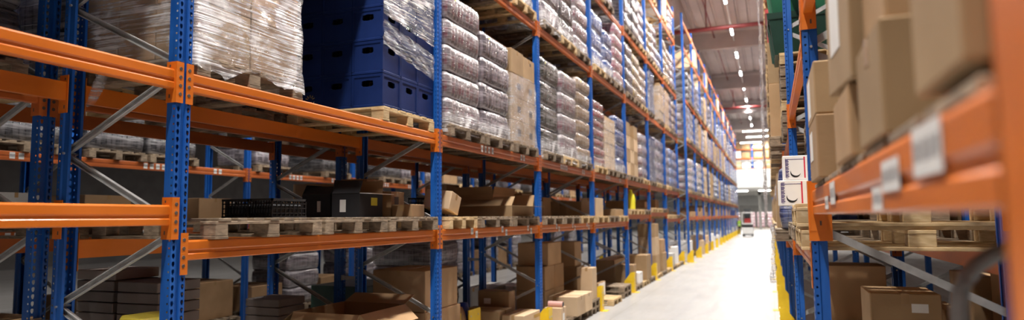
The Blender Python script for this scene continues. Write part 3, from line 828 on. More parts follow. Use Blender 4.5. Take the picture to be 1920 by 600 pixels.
def film_obj(label, mat, name='stretch_film', cat='plastic film', **k):
    b = MB(); film_shell(b, **k); o = b.build(name, M[mat], smooth=True); return tag(o, label, cat)

# block load of cartons, seen far away: layers are parts
def carton_load_maker(mat, n, near=False):
    def mk():
        t = thing('carton_load', 'x', 'wrapped load')
        for i in range(n):
            b = MB()
            for j in range(2):
                for m_ in range(2): b.cbox(-.56 + .56 * m_ + .004, -.56 + .56 * (m_ + 1) - .004, -.5 + .5 * j + .004, -.5 + .5 * (j + 1) - .004, 0, LH - .004, .01)
            o = b.build('carton_layer', M[mat], t); o.location = (random.uniform(-.015, .015), random.uniform(-.012, .012), LH * i)
        b = MB(); film_shell(b, -.58, .58, -.52, .52, .01, LH * n - .1, n, .010, .04, .005, 8, .12)
        b.build('film', M['film_thin'], t, smooth=True)
        return t
    return mk
def carton_load(x, y, z, mat, n, label, hs=1.0, ws=1.0):
    place(f'cl{mat}{n}', carton_load_maker(mat, n), (x, y, z + .003), 0, label, None, (1, ws, hs))

def far_load(x, y, z, spec, label, pmat):
    kind, tint, n, hs, ws = spec
    def mk():
        t = thing('bottle_load' if kind == 'b' else 'carton_load', 'x', 'wrapped load')
        q = pallet_maker(1.02, 1.2, pmat, False)(); me = q.data; bpy.data.objects.remove(q); link('pallet_base', me, t)
        if kind == 'b':
            b = MB()
            for i in range(n): layer_geo(b, .53, .5, LH * i, LH, i * 3.1 + len(tint), False)
            o = b.build('bottle_stack', M['b_' + tint], t, smooth=True); o.location = (0, 0, .144)
        else:
            for i in range(n):
                b = MB()
                for j in range(2):
                    for m_ in range(2): b.box(-.56 + .56 * m_ + .004, -.56 + .56 * (m_ + 1) - .004, -.5 + .5 * j + .004, -.5 + .5 * (j + 1) - .004, 0, LH - .004)
                o = b.build('carton_layer', M[CM[tint]], t); o.location = (random.uniform(-.015, .015), random.uniform(-.012, .012), LH * i + .144)
        return t
    place(f'far{kind}{tint}{n}{pmat}', mk, (x, y, z + .0015), 0, label, None, (1, ws, hs))
CM = {'brown': 'card', 'pale': 'card_light', 'dull': 'card2', 'white': 'card_white', 'grey': 'card_grey', 'ochre': 'crate_yellow', 'deep green': 'crate_dgreen', 'deep blue': 'crate'}

# ------------------------------------------------------------------ goods on the near left rack
PT = .144
XC = -4.12                       # middle of the pallets
SL = (.60, 1.68, 2.80)          # the three pallet places of a bay
PLN = ('left', 'middle', 'right')
TN = {'mid': 'second shelf', 'up': 'third shelf', 'high': 'fourth shelf', 'top': 'fifth shelf', 'low': 'lowest shelf'}
def slot(k, i): return YA + PB * k + .12 + SL[i]
def where(lv, k, i, rack='near left rack'): return f'{PLN[i]} place of {TN[lv]}, {ORD[k]} bay, {rack}'
def put(lv, k, i, spec, rack=None):
    """spec: (kind, tint, layers, height scale, width scale)"""
    if spec is None: return
    if rack == 'far': x, y, rn = -3.86, YF + PB * k + .12 + SL[i], 'far left rack'
    elif rack == 'back': x, y, rn = -5.44, slot(k, i), 'back rack'
    elif rack == 'next': x, y, rn = -10.3, slot(k, i), 'rack beyond aisle'
    else: x, y, rn = XC, slot(k, i), 'near left rack'
    z = (1.87 if lv == 'low' else LV[lv])
    near = rack is None and k <= 3
    kind, tint, n, hs, ws = spec; wl = where(lv, k, i, rn)
    mat = 'wood' if (k + i) % 3 == 0 else 'wood_old'
    if rack in ('far', 'next'):
        far_load(x, y, z, spec, f'{tint} {"bottles" if kind == "b" else "cartons"} on pallet, {wl}', mat); return
    pallet(x, y, z, f'pallet under {tint} load, {wl}', 1.02, 1.2, mat, near and lv in ('mid', 'up'))
    x += random.uniform(-.02, .03)
    if kind == 'b': bottles(x, y, z + PT, tint, n, f'{tint} bottles in film, {wl}', near, near and lv == 'mid' and k in (1, 2), hs, ws)
    if kind == 'c': carton_load(x, y, z + PT, CM[tint], n, f'{tint} cartons in film, {wl}', hs, ws)

# --- second shelf
Zm = LV['mid']
def s5(kind, tint, n, hs=1.0, ws=1.0): return (kind, tint, n, hs, ws)
mid = {1: (s5('b', 'white', 5, .89), s5('b', 'grey', 4, .97), None),
       2: (s5('b', 'dark green', 4, 1.12), s5('b', 'white', 4, 1.1), s5('b', 'tan', 6, .78, .95)),
       3: (s5('b', 'red', 7, .58), s5('c', 'pale', 4, .85), s5('b', 'blue', 4, .97)),
       4: (None, None, s5('b', 'white', 4, .95)),
       5: (s5('c', 'deep blue', 4, 1), s5('b', 'white', 4, 1.05), s5('b', 'grey', 4, 1.05)),
       6: (s5('b', 'white', 4, 1), s5('b', 'pale blue', 4, 1.02), s5('b', 'white', 4, 1.0))}
for k, row in mid.items():
    for i, sp in enumerate(row): put('mid', k, i, sp)
up = {0: (s5('b', 'grey', 4), s5('b', 'grey', 4), s5('b', 'white', 4)),
      1: (s5('b', 'white', 4), s5('b', 'grey', 4), s5('b', 'white', 4)),
      2: (s5('b', 'grey', 4, 1.05), s5('b', 'dark grey', 4, 1.05), s5('b', 'white', 5, .84)),
      3: (s5('b', 'pale blue', 3, 1.15), s5('b', 'blue', 3, 1.0, .8), s5('b', 'pink', 5, .85)),
      4: (s5('b', 'dark grey', 4, .95), s5('b', 'yellow', 4, .9), s5('b', 'tan', 4, .8)),
      5: (s5('c', 'deep blue', 4, .95), None, s5('c', 'brown', 4, .9)),
      6: (s5('c', 'dull', 4, .9), s5('b', 'white', 4, .9), s5('b', 'tan', 4, .85))}
for k, row in up.items():
    for i, sp in enumerate(row): put('up', k, i, sp)
high = {0: (s5('c', 'dull', 4), s5('b', 'grey', 4), s5('c', 'brown', 4)), 1: (s5('b', 'tan', 4), s5('c', 'dull', 4), s5('b', 'grey', 4)), 2: (s5('b', 'grey', 3), s5('b', 'tan', 3), s5('b', 'white', 4)),
        3: (s5('b', 'tan', 3, .8), s5('b', 'pink', 3, .8), None),
        4: (s5('b', 'dark grey', 4, 1.15), s5('b', 'dark grey', 4, 1.1), s5('b', 'grey', 4, .95)),
        5: (s5('b', 'yellow', 4, .85), s5('b', 'white', 4, .9), s5('b', 'blue', 2, .9)),
        6: (s5('b', 'yellow', 4, 1), s5('b', 'tan', 4, .9), s5('b', 'white', 4, .9))}
for k, row in high.items():
    for i, sp in enumerate(row): put('high', k, i, sp)
for k, row in {5: (None, s5('c', 'dull', 3, .8), None), 6: (s5('c', 'pale', 3, .8), None, s5('b', 'white', 3, .8))}.items():
    for i, sp in enumerate(row): put('top', k, i, sp)

for lv in ('up', 'high'):
    for i in range(3):
        y = YA - PB + .12 + SL[i]; wl = f'{PLN[i]} place of {TN[lv]}, cut-off nearest bay, near left rack'
        far_load(XC, y, LV[lv], ('c', 'dull', 4, 1.0, 1.0), f'dull cartons on pallet, {wl}', 'wood_old')
# --- second shelf, first bay: cartons in heavy film, then the blue crates
y0 = YA + .13; x1 = -3.63
pallet(-4.18, y0 + .535, Zm, 'old wooden pallet under the film-wrapped cartons beside the sharp near upright', 1.09, 1.2, 'wood_old', True)
for r_ in range(5):
    for i in range(3):
        for j in range(2):
            carton(x1 - .37 * (i + 1) + .004, x1 - .37 * i - .004, y0 + .535 * j + .006, y0 + .535 * (j + 1) - .006, Zm + PT + .40 * r_, Zm + PT + .40 * (r_ + 1) - .004,
                   f'brown carton under glossy film, {ORD[r_]} layer, {("aisle", "middle", "rear")[i]} column, {("near", "far")[j]} side', 'card2' if (i + j + r_) % 3 else 'card', tape=False)
f = film_obj('glossy stretch film wrapped round brown cartons beside the sharp near upright', 'film_heavy', x0=x1 - 1.14, x1=x1 + .028, y0=y0 - .03, y1=y0 + 1.10, z0=Zm + .08, z1=Zm + PT + 1.93, seed=3, amp=.024, rag=.09, flare=.03, nz=44, step=.035)
b = MB(); rings = []
for i in range(13):
    t = i / 12; ring = []
    for j in range(9):
        u = j / 8 - .5
        ring.append(Vector((-4.46 + u * .12 * (1.2 - t) + .05 * math.sin(5 * t + 3 * u), y0 - .03 - .05 * t + .03 * math.sin(9 * u + 6 * t), Zm + .22 - .36 * t + .03 * math.sin(7 * u))))
    rings.append(ring)
b.loft(rings, False, False); tag(b.build('film_scrap', M['film_heavy'], smooth=True), 'torn twist of clear film hanging from the cartons behind the near upright', 'plastic film')

yc0 = YA + 2.45
pallet(-4.17, yc0 + .505, Zm, 'fresh yellow pallet under the blue bottle crates', 1.08, 1.2, 'wood', True)
XCR = -3.60
for r_ in range(5):
    for i in range(3):
        for j in range(3):
            if i == 1 and j == 1: continue
            crate(XCR - .19 - .378 * i, yc0 + .180 + .36 * j, Zm + PT + .003 + .346 * r_, f'dark blue bottle crate, {ORD[r_]} row up, {("aisle", "middle", "rear")[i]} column, {("near", "middle", "far")[j]} file')
# emblem and letters low on the near left crate
CR0 = [o for o in C.objects if o.get('label') == 'dark blue bottle crate, first row up, rear column, near file'][0]
b = MB(); yy = -.1785
for a in range(5):
    an = math.pi * (a + .5) / 5; b.box(-.004, .004, yy - .0012, yy, 0, .03, Matrix.Translation((.05 - .03 * math.cos(an), 0, .13 + .02 * math.sin(an))) @ Matrix.Rotation(-(math.pi / 2 - an), 4, 'Y'))
b.build('emblem', M['crate_yellow'], CR0)
def poly_text(txt, name, mat, parent, loc, rot, size):
    cu = bpy.data.curves.new(name, 'FONT'); cu.body = txt; cu.size = size; cu.extrude = .0012; cu.align_x = 'CENTER'
    tmp = bpy.data.objects.new('tmp', cu); C.objects.link(tmp)
    me = bpy.data.meshes.new_from_object(tmp.evaluated_get(bpy.context.evaluated_depsgraph_get())); bpy.data.objects.remove(tmp)
    me.materials.clear(); me.materials.append(mat)
    o = link(name, me, parent); o.location = loc; o.rotation_euler = rot
    return o
poly_text('CV', 'lettering', M['paper'], CR0, (.055, -.1782, .055), (math.pi / 2, 0, 0), .075)
# stretch film over the upper crates
b = MB(); rings = []; NZ = 30; NY = 34
def crate_film(zlo, zhi, name, lab, seed, mat):
    b = MB(); rings = []
    for i in range(NZ + 1):
        t = i / NZ; ring = []
        for j in range(NY + 1):
            u = j / NY; y = yc0 - .02 + u * 1.08
            lo = zlo[0] + (zlo[1] - zlo[0]) * u + .025 * noise.noise(Vector((u * 6, seed, 0))); hi = zhi[0] + (zhi[1] - zhi[0]) * u
            z = lo + (hi - lo) * t
            d = .018 * noise.noise(Vector((u * 3, z * 14 + u * 8, seed))) + .012 * noise.noise(Vector((u * 9, z * 40 + u * 20, seed)))
            ring.append(Vector((XCR + .018 + d, y, z)))
        rings.append(ring)
    b.loft(rings, False, False); return tag(b.build(name, M[mat], smooth=True), lab, 'plastic film')
crate_film((Zm + 1.10, Zm + 1.0), (Zm + 1.9, Zm + 1.9), 'stretch_film', 'bright stretch film round the top rows of blue crates', 2, 'film_heavy')
crate_film((Zm + .78, Zm + .60), (Zm + 1.04, Zm + .90), 'stretch_film', 'loose band of wrinkled film round the middle rows of blue crates', 5, 'film')

# --- second shelf, second bay: plain cartons, wrapped below, two on top
yb0 = slot(1, 2) - .53
pallet(XC, yb0 + .53, Zm, 'wooden pallet under the two unwrapped top cartons of second shelf', 1.05, 1.2, 'wood_old', True)
for r_ in range(4):
    for j in range(2):
        for i in range(2):
            if r_ == 3 and j == 1 and i == 1: continue
            dz = .36; top_ = r_ == 3
            dy = .02 if top_ and j == 0 else 0
            carton(-3.58 - .55 * (i + 1) + .004, -3.58 - .55 * i - .004, yb0 + .53 * j + .006, yb0 + .53 * (j + 1) - .006, Zm + PT + dz * r_, Zm + PT + dz * (r_ + 1) - .004 + (.02 if top_ and j == 0 else 0),
                   f'plain brown carton, {"unwrapped top" if top_ else ORD[r_] + " film-wrapped"} layer, {("aisle", "rear")[i]} {("left", "right")[j]}, second bay second shelf', 'card',
                   [('x', .12, .78, .06, .05, 'print')] if top_ and j == 1 else ([('x', .1, .5, .14, .1, 'print')] if not top_ and i == 0 else None))
film_obj('clear stretch film round the lower plain cartons, second bay second shelf', 'film_thin', x0=-4.70, x1=-3.555, y0=yb0 - .02, y1=yb0 + 1.08, z0=Zm + .16, z1=Zm + PT + 1.08, seed=8, amp=.012, rag=.04, flare=.01, nz=26, step=.05)
# --- second shelf, fifth bay: unwrapped cartons
for i, (dy, zt) in enumerate(((0, 4), (.56, 3), (1.12, 4))):
    for r_ in range(zt):
        carton(-4.6, -3.6, slot(4, 0) - .5 + dy, slot(4, 0) - .5 + dy + .55, Zm + PT + .37 * r_, Zm + PT + .37 * (r_ + 1) - .004, f'brown carton, {ORD[r_]} up in {ORD[i]} pile of fifth bay, second shelf', 'card' if (i + r_) % 2 else 'card_light')
for i in (0, 1): pallet(XC, slot(4, i), Zm, f'wooden pallet under unwrapped brown cartons, {PLN[i]} place, fifth bay second shelf', 1.02, 1.2, 'wood_old')

# ------------------------------------------------------------------ lowest shelf of the near left rack
Zl = LV['low']
for (ya, yb_, mt, lab) in ((3.45, 4.60, 'wood_old', 'old grey pallet on lowest shelf under the dark grids, nearest the sharp upright'), (4.64, 5.62, 'wood_old', 'worn grey pallet on lowest shelf under the black cartons'), (5.66, 6.68, 'wood_old', 'worn pallet on lowest shelf under the brown printed carton')):
    pallet(-4.11, (ya + yb_) / 2, Zl, lab, round(yb_ - ya, 2), 1.2, mt, True)
zt = Zl + PT
LB = [('-y', .12, .5, .055, .20, 'paper')]
open_carton(xb(566, 6.0), xb(619, 6.0), 6.0, 6.36, zt, zt + .255, 'left of two black cartons with a white label and raised flap', 'card_black', (.5, -.5, .6, -.75), .12, [('-y', .1, .48, .045, .12, 'paper')], fmats={3: 'dgrey'})
open_carton(xb(622, 5.86), xb(674, 5.86), 5.86, 6.30, zt, zt + .255, 'right of two black cartons, flaps open, yellow label on its side', 'card_black', (1.62, -.2, .15, -.45), .15, [('-y', -.1, .48, .075, .13, 'paper'), ('x', .12, .66, .12, .085, 'paper_yellow')], fmats={0: 'card_white', 2: 'card'})
carton(-4.30, -3.98, 6.44, 6.72, zt, zt + .29, 'brown printed carton just right of the black cartons', 'card', [('x', -.1, .45, .09, .2, 'print')])
carton(-4.64, -4.28, 6.40, 6.74, zt, zt + .44, 'taller plain brown carton behind the printed carton, lowest shelf', 'card2')
carton(-3.96, -3.70, 6.42, 6.70, zt, zt + .14, 'low brown carton next to the second upright, lowest shelf', 'card2')
def mesh_crate(x0, x1, y0, y1, z0, z1, label):
    t = thing('grid_crate', label, 'crate', ((x0 + x1) / 2, (y0 + y1) / 2, z0)); X, Y, H = (x1 - x0) / 2, (y1 - y0) / 2, z1 - z0
    b = MB(); b.box(-X, X, -Y, Y, 0, .02); b.build('base', M['black'], t)
    b = MB()
    for z in (H - .02,): 
        b.box(-X, X, -Y, -Y + .015, z, H); b.box(-X, X, Y - .015, Y, z, H); b.box(-X, -X + .015, -Y, Y, z, H); b.box(X - .015, X, -Y, Y, z, H)
    b.build('rim', M['dgrey'], t)
    b = MB()
    n = 9
    for i in range(n):
        u = -X + .008 + (2 * X - .016) * i / (n - 1)
        for y in (-Y + .006, Y - .006): b.box(u - .005, u + .005, y - .004, y + .004, .02, H - .02)
        v = -Y + .008 + (2 * Y - .016) * i / (n - 1)
        for x in (-X + .006, X - .006): b.box(x - .004, x + .004, v - .005, v + .005, .02, H - .02)
    for z in (.25 * H, .5 * H, .75 * H):
        b.box(-X, X, -Y + .002, -Y + .009, z - .004, z + .004); b.box(-X, X, Y - .009, Y - .002, z - .004, z + .004); b.box(-X + .002, -X + .009, -Y, Y, z - .004, z + .004); b.box(X - .009, X - .002, -Y, Y, z - .004, z + .004)
    o = b.build('grid', M['black'], t); o['kind'] = 'stuff'
    b = MB(); b.cbox(-X + .03, X - .03, -Y + .03, Y - .03, .02, H * .7, .01); o = b.build('liner', M['dgrey'], t)
    return t
mesh_crate(xb(415, 4.5), xb(465, 4.5), 4.5, 4.95, zt, zt + .17, 'dark grid crate standing left on the lowest shelf of the first bay')
mesh_crate(xb(468, 4.5), xb(510, 4.5), 4.5, 4.95, zt, zt + .17, 'dark grid crate right of its twin on the lowest shelf of the first bay')
# second bay
pallet(-4.02, 7.38, Zl, 'fresh pallet right of the second upright, under a tilted carton', .8, 1.0, 'wood', True)
pallet(-4.11, 8.45, Zl, 'dark old pallet, middle of lowest shelf, second bay', 1.15, 1.2, 'wood_old', True)
pallet(-4.11, 9.65, Zl, 'dark old pallet under the flapped trays, second bay lowest shelf', 1.15, 1.2, 'wood_old', True)
carton(-3.98, -3.62, 7.14, 7.42, zt + .07, zt + .30, 'pale brown carton tilted on the fresh pallet by the second upright', 'card_light', tilt=(R(-16), R(6)))
mesh_crate(-4.35, -3.95, 7.44, 7.80, zt, zt + .25, 'black grid crate right of the tilted carton, lowest shelf')
b = MB(); b.cbox(-.07, .07, -.05, .05, 0, .09, .012); o = tag(b.build('shiny_packet', M['sack']), 'shiny yellow packet on the black grid crate', 'packet'); o.location = (-4.1, 7.62, zt + .25)
open_carton(-4.55, -3.60, 9.2, 10.15, zt, zt + .16, 'shallow open tray with a flap sticking into the aisle, second bay', 'card', (1.62, .9, .4, -.8), .2)
open_carton(-4.62, -3.95, 9.3, 10.2, zt + .165, zt + .34, 'shallow tray stacked on top of the flapped tray, second bay', 'card2', (.2, .2, .1, .1), .12)
carton(-4.6, -4.2, 8.1, 8.5, zt, zt + .30, 'grey carton behind the flapped trays, second bay lowest shelf', 'card_grey')
# third bay
for i, (yc, mt) in enumerate(((11.05, 'wood_old'), (12.2, 'wood_old'), (13.35, 'wood'))):
    pallet(-4.11, yc, Zl, f'{"fresh" if i == 2 else "dark"} pallet, {PLN[i]} place on lowest shelf, third bay', 1.1, 1.2, mt, False)
for i, (ya, h, mt) in enumerate(((10.7, .36, 'card2'), (11.3, .42, 'card2'), (11.95, .30, 'card_grey'), (12.5, .38, 'card2'))):
    carton(-4.66, -4.22, ya, ya + .5, zt, zt + h, f'dim carton at the rear of lowest shelf, {ORD[i]} of four, third bay', mt)
# fourth bay
for i, yc in enumerate((14.66, 15.8, 16.94)): pallet(-4.11, yc, Zl, f'pallet in the {PLN[i]} place on lowest shelf, fourth bay', 1.1, 1.2, 'wood' if i != 1 else 'wood_old', False)
carton(-3.95, -3.6, 14.35, 15.0, zt, zt + .40, 'upright pale carton on lowest shelf, fourth bay', 'card_light')
carton(-4.5, -3.62, 16.3, 17.3, zt, zt + .17, 'flat brown carton on lowest shelf, fourth bay', 'card')
carton(-4.6, -4.0, 15.3, 16.0, zt, zt + .35, 'dim carton behind others on lowest shelf, fourth bay', 'card2')
# fifth to seventh bays
for k, z in ((4, 2.05), (5, 2.12), (6, 1.90)):
    for i in range(3):
        pallet(-4.11, slot(k, i), z, f'pallet in the {PLN[i]} place on lowest shelf, {ORD[k]} bay', 1.02, 1.2, 'wood' if i != 2 else 'wood_old', False)
        if (k + i) % 2: carton(-4.5, -3.8, slot(k, i) - .35, slot(k, i) + .35, z + PT, z + PT + .2 + .06 * i, f'brown carton, {PLN[i]} place of lowest shelf, {ORD[k]} bay', 'card2')
b = MB(); b.loft([[Vector((math.cos(a) * r_, math.sin(a) * r_, z)) for a in [math.pi * 2 * j / 12 for j in range(12)]] for r_, z in ((.10, 0), (.12, .02), (.12, .3), (.09, .42), (.045, .5), (.045, .56))])
o = tag(b.build('yellow_canister', M['paper_yellow'], smooth=40), 'bright yellow canister standing on pallets of the lowest shelf, fifth bay', 'canister'); o.location = (-3.68, YA + PB * 4 + 1.1, 2.05 + PT)

# ------------------------------------------------------------------ floor under the near left rack
pallet(-4.1, 6.0, 0, 'floor pallet under the large open carton, first bay', 1.1, 1.2, 'wood_old', True)
open_carton(-4.58, -3.78, 5.55, 6.42, PT, 1.06, 'large open brown carton with bent flaps on floor, first bay', 'card2', (2.3, 2.2, 1.2, 2.6), .22)
pallet(-4.2, 7.6, 0, 'floor pallet under the large closed cartons behind the second upright', 1.1, 1.2, 'wood_old', True)
carton(-4.66, -3.9, 7.1, 8.05, PT, .86, 'lower large closed carton on floor behind the second upright', 'card2')
carton(-4.66, -3.92, 7.12, 8.0, .865, 1.36, 'upper large closed carton on floor behind the second upright', 'card2')
# yellow bin with blue bags
t = thing('yellow_bin', 'yellow steel bin with blue bags on floor right of the second upright', 'bin', (-4.33, 8.735, 0))
for nm, bx in (('side_panel', (-.29, .24, -.285, -.27, .1, .67)), ('side_panel', (-.29, .29, .27, .285, .1, .67)), ('back_panel', (-.29, -.275, -.27, .27, .1, .67)), ('front_panel', (.275, .29, -.12, .27, .1, .69)), ('floor_panel', (-.275, .275, -.27, .27, .08, .1))):
    b = MB(); b.box(*bx); b.build(nm, M['yellow'], t)
for sx in (-.24, .24):
    for sy in (-.23, .23): b = MB(); b.box(sx - .04, sx + .04, sy - .04, sy + .04, 0, .08); b.build('foot', M['yellow'], t)
for yy_ in (-.05, .2): b = MB(); b.tube([(.29, yy_, .6), (.296, yy_, .6)], .012, 8); b.build('bolt', M['bolt'], t)
def bag(loc, s, label, mat, seed):
    b = MB(); rings = []
    for i in range(9):
        t_ = i / 8; z = t_ * s * .9; rr = s * .165 * (math.sin(math.pi * (.12 + .8 * t_)) ** .6)
        rings.append([Vector((math.cos(a), math.sin(a), 0)) * rr * (1 + .3 * noise.noise(Vector((math.cos(a) * 2, math.sin(a) * 2, z * 6 + seed)))) + Vector((0, 0, z)) for a in [2 * math.pi * j / 18 for j in range(18)]])
    b.loft(rings); o = tag(b.build('plastic_bag', M[mat], smooth=True), label, 'bag'); o.location = loc
bag((-4.46, 8.60, .102), .74, 'blue plastic bag at the left in the yellow bin', 'bag_blue', 1)
bag((-4.20, 8.62, .102), .70, 'brown plastic bag in the middle of the yellow bin', 'card2', 4)
bag((-4.24, 8.85, .102), .74, 'blue plastic bag at the right in the yellow bin', 'bag_blue', 7)
# second bay cartons
pallet(-4.1, 9.81, 0, 'floor pallet under the taped flat cartons, second bay', 1.0, 1.2, 'wood_old', True)
carton(-4.62, -3.95, 9.5, 10.05, PT, .55, 'wide brown carton left of the third upright on a floor pallet', 'card')
carton(-3.92, -3.56, 9.55, 10.31, PT, .50, 'taped brown carton at the front of the floor, second bay', 'card_light', [('x', .3, .8, .3, .05, 'tape')])
carton(-4.55, -4.0, 10.06, 10.33, PT, .80, 'dim brown carton behind the taped carton, second bay floor', 'card2', [('-y', -.2, .75, .12, .09, 'paper')])
# third bay
PX = XC
pallet(-4.1, 11.3, 0, 'bare dark pallet on floor right of the third upright', 1.1, 1.2, 'wood_old', True)
pallet(-4.1, 12.55, 0, 'floor pallet under the brown carton wall, third bay', 1.2, 1.2, 'wood_old', True)
carton(-3.66, -3.36, 10.82, 11.12, PT, .46, 'small pale carton with a roll on top by the third upright', 'card_light', [('x', 0, .5, .1, .12, 'paper')])
b = MB(); b.tube([(-.13, 0, .05), (.13, 0, .05)], .05, 14); b.build
o = tag(b.build('pink_roll', noisy('pink_paper', (.6, .32, .28), (.66, .38, .33), 5, .5), smooth=40), 'pink roll with a black end lying on the small pale carton', 'roll'); o.location = (-3.5, 10.97, .46)
b = MB(); b.tube([(.13, 0, .05), (.136, 0, .05)], [.047, .04], 14); b.build('roll_end', M['black'], o)
for i in range(2):
    for r_ in range(2):
        carton(-4.6 + .0, -4.02, 11.95 + .62 * i, 12.55 + .62 * i, PT + .46 * r_, PT + .46 * (r_ + 1) - .004, f'dull brown carton, {("lower", "upper")[r_]} {PLN[i]} one of four on floor, third bay', 'card2' if r_ else 'card')
carton(-4.62, -4.0, 12.1, 12.95, PT + .925, 1.50, 'big dim carton on top of the carton wall, third bay', 'card2')
carton(-3.98, -3.42, 12.05, 12.60, PT, .50, 'pale brown taped carton at the front left, third bay floor', 'card_light', [('-y', -.3, .5, .07, .36, 'tape')])
carton(-3.98, -3.42, 12.64, 13.15, PT, .50, 'pale brown carton at the front right, third bay floor', 'card_light')
pallet(-4.05, 13.55, 0, 'floor pallet just left of the fourth upright', .72, 1.2, 'wood_old', False)
pallet(-4.05, 13.55, PT, 'second pallet stacked left of the fourth upright', .72, 1.2, 'wood_old', False)
carton(-3.74, -3.48, 13.42, 13.78, 2 * PT, .94, 'upright pale carton above stacked pallets by the fourth upright', 'card_light')
# fourth bay
pallet(-3.95, 15.2, 0, 'fresh floor pallet under a white faced carton, fourth bay', .9, 1.2, 'wood', False)
carton(-4.5, -3.72, 14.85, 15.55, PT, .48, 'white ended carton on fresh floor pallet, fourth bay', 'card2', [('x', 0, .5, .62, .3, 'card_white')])
carton(-4.6, -4.0, 14.1, 14.7, 0, .9, 'dim wide carton at the rear left of the fourth bay floor', 'card2')
carton(-4.55, -4.05, 14.12, 14.66, .905, 1.45, 'dim carton stacked high at the rear, fourth bay floor', 'card2')
pallet(-4.0, 16.6, 0, 'floor pallet at the right of the fourth bay', .9, 1.2, 'wood_old', False)
pallet(-4.0, 16.6, PT, 'upper of two stacked floor pallets, right of fourth bay', .9, 1.2, 'wood_old', False)
# fifth to seventh bays, front row
def floor_row(items):
    for (ya, dy, z0, z1, xf, dx, mt, lab) in items: carton(xf - dx, xf, ya, ya + dy, z0, z1, lab, mt)
for k in (4, 5, 6):
    for i in range(3): pallet(-4.02, slot(k, i), 0, f'floor pallet in the {PLN[i]} place of the {ORD[k]} bay', .95, 1.2, 'wood' if (k + i) % 2 else 'wood_old', False)
floor_row([(YA + PB * 4 + .18, .4, PT, .70, -3.48, .5, 'card', 'brown carton first on floor of the fifth bay'),
           (YA + PB * 4 + .85, .5, PT, .44, -3.45, .5, 'card_white', 'white carton on floor of the fifth bay'),
           (YA + PB * 4 + 1.9, .75, PT, .86, -3.42, .6, 'card', 'large brown carton in the middle of the fifth bay floor'),
           (YA + PB * 4 + .4, 2.6, PT, .8, -4.05, .55, 'card2', 'long dim carton at the rear of the fifth bay floor'),
           (YA + PB * 5 + .2, .8, PT, .75, -3.46, .55, 'card', 'lower carton of the tall pile, sixth bay floor'),
           (YA + PB * 5 + .22, .78, .755, 1.32, -3.47, .55, 'card_light', 'upper carton of the tall pile, sixth bay floor'),
           (YA + PB * 5 + .22, .78, 1.325, 1.75, -3.48, .55, 'card', 'topmost carton of the tall pile, sixth bay floor'),
           (YA + PB * 5 + 1.7, .8, PT, .75, -3.46, .55, 'card', 'lower carton of the second pile, sixth bay floor'),
           (YA + PB * 5 + 1.72, .75, .755, 1.2, -3.5, .5, 'card2', 'upper carton of the second pile, sixth bay floor'),
           (YA + PB * 6 + .3, .7, PT, .6, -3.46, .5, 'card_grey', 'grey carton first on floor of the seventh bay'),
           (YA + PB * 6 + 1.5, .6, PT, .8, -3.46, .5, 'card_white', 'white carton on floor of the seventh bay'),
           (YA + PB * 6 + 2.4, .8, PT, .7, -3.6, .6, 'card2', 'brown carton last on floor of the seventh bay')])
# grey steel trolley bed between the two left racks
t = thing('steel_cage', 'low grey steel cage standing between near and far left racks', 'cage', (-3.95, 28.95, 0))
b = MB(); b.box(-.55, .45, -.35, .35, .06, .1); b.build('base', M['galv'], t)
for y in (-.35, .33):
    b = MB(); b.box(-.55, .45, y, y + .02, .1, .55); b.build('side_panel', M['galv'], t)
b = MB(); b.box(.43, .45, -.33, .33, .1, .5); b.build('front_panel', M['galv'], t)
for sx in (-.5, .4):
    for sy in (-.3, .3): b = MB(); b.box(sx - .03, sx + .03, sy - .03, sy + .03, 0, .06); b.build('foot', M['rubber'], t)
# first bay, stacks of flat packs far inside, left
for s_, (x, y, n) in enumerate(((-5.68, 4.45, 15), (-5.16, 4.45, 14), (-5.5, 6.35, 10))):
    pallet(x, y, 0, f'floor pallet under the {ORD[s_]} stack of flat packs behind near upright', .5, .5, 'wood_old', False)
    for i in range(n):
        carton(x - .24, x + .24, y - .23, y + .23, PT + .095 * i, PT + .095 * (i + 1) - .008, f'grey flat pack, {ORD[i]} up in the {ORD[s_]} stack behind near upright', 'slab', None, False, random.uniform(-.04, .04))
carton(-4.62, -4.12, 3.45, 4.0, 0, 1.2, 'dim tall carton below the yellow sack behind the near upright', 'card2')
b = MB(); rings = []
for i in range(9):
    t_ = i / 8
    rings.append([Vector((math.cos(a) * .22 * (.8 + .2 * math.sin(math.pi * t_)), math.sin(a) * .2, t_ * .09 + .012 * noise.noise(Vector((math.cos(a) * 3, math.sin(a) * 3, t_ * 2))))) * (1 - .25 * (t_ > .9)) for a in [2 * math.pi * j / 20 for j in range(20)]])
b.loft(rings); o = tag(b.build('yellow_sack', M['sack'], smooth=True), 'yellow sack lying on a tall carton behind the near upright', 'sack'); o.location = (-4.37, 3.7, 1.218)

# ------------------------------------------------------------------ back rack and the rack beyond the next aisle
back_mid = {-1: (('b', 'dark grey', 4), ('b', 'grey', 3), ('b', 'dark grey', 4)), 0: (('b', 'grey', 3), ('b', 'dark grey', 4), ('c', 'dull', 3)), 1: (('c', 'dull', 4), ('b', 'dark grey', 4), ('c', 'dull', 3)),
            2: (('b', 'dark grey', 4), ('c', 'dull', 4), ('b', 'grey', 4)), 3: (('c', 'dull', 3), ('b', 'grey', 4), ('c', 'dull', 4)), 4: (('b', 'grey', 4), ('c', 'dull', 4), ('b', 'tan', 4))}
for k, row in back_mid.items():
    for i, (kd, tn, n) in enumerate(row):
        if k < 0:
            y = YA + PB * k + .12 + SL[i]; wl = f'{PLN[i]} place of second shelf, cut-off bay of back rack'
            pallet(-5.44, y, LV['mid'], f'wooden pallet, {wl}', 1.02, 1.2, 'wood_old', False); bottles(-5.44, y, LV['mid'] + PT, tn, n, f'{tn} bottles in film, {wl}')
        else: put('mid', k, i, s5(kd, tn, n), 'back')
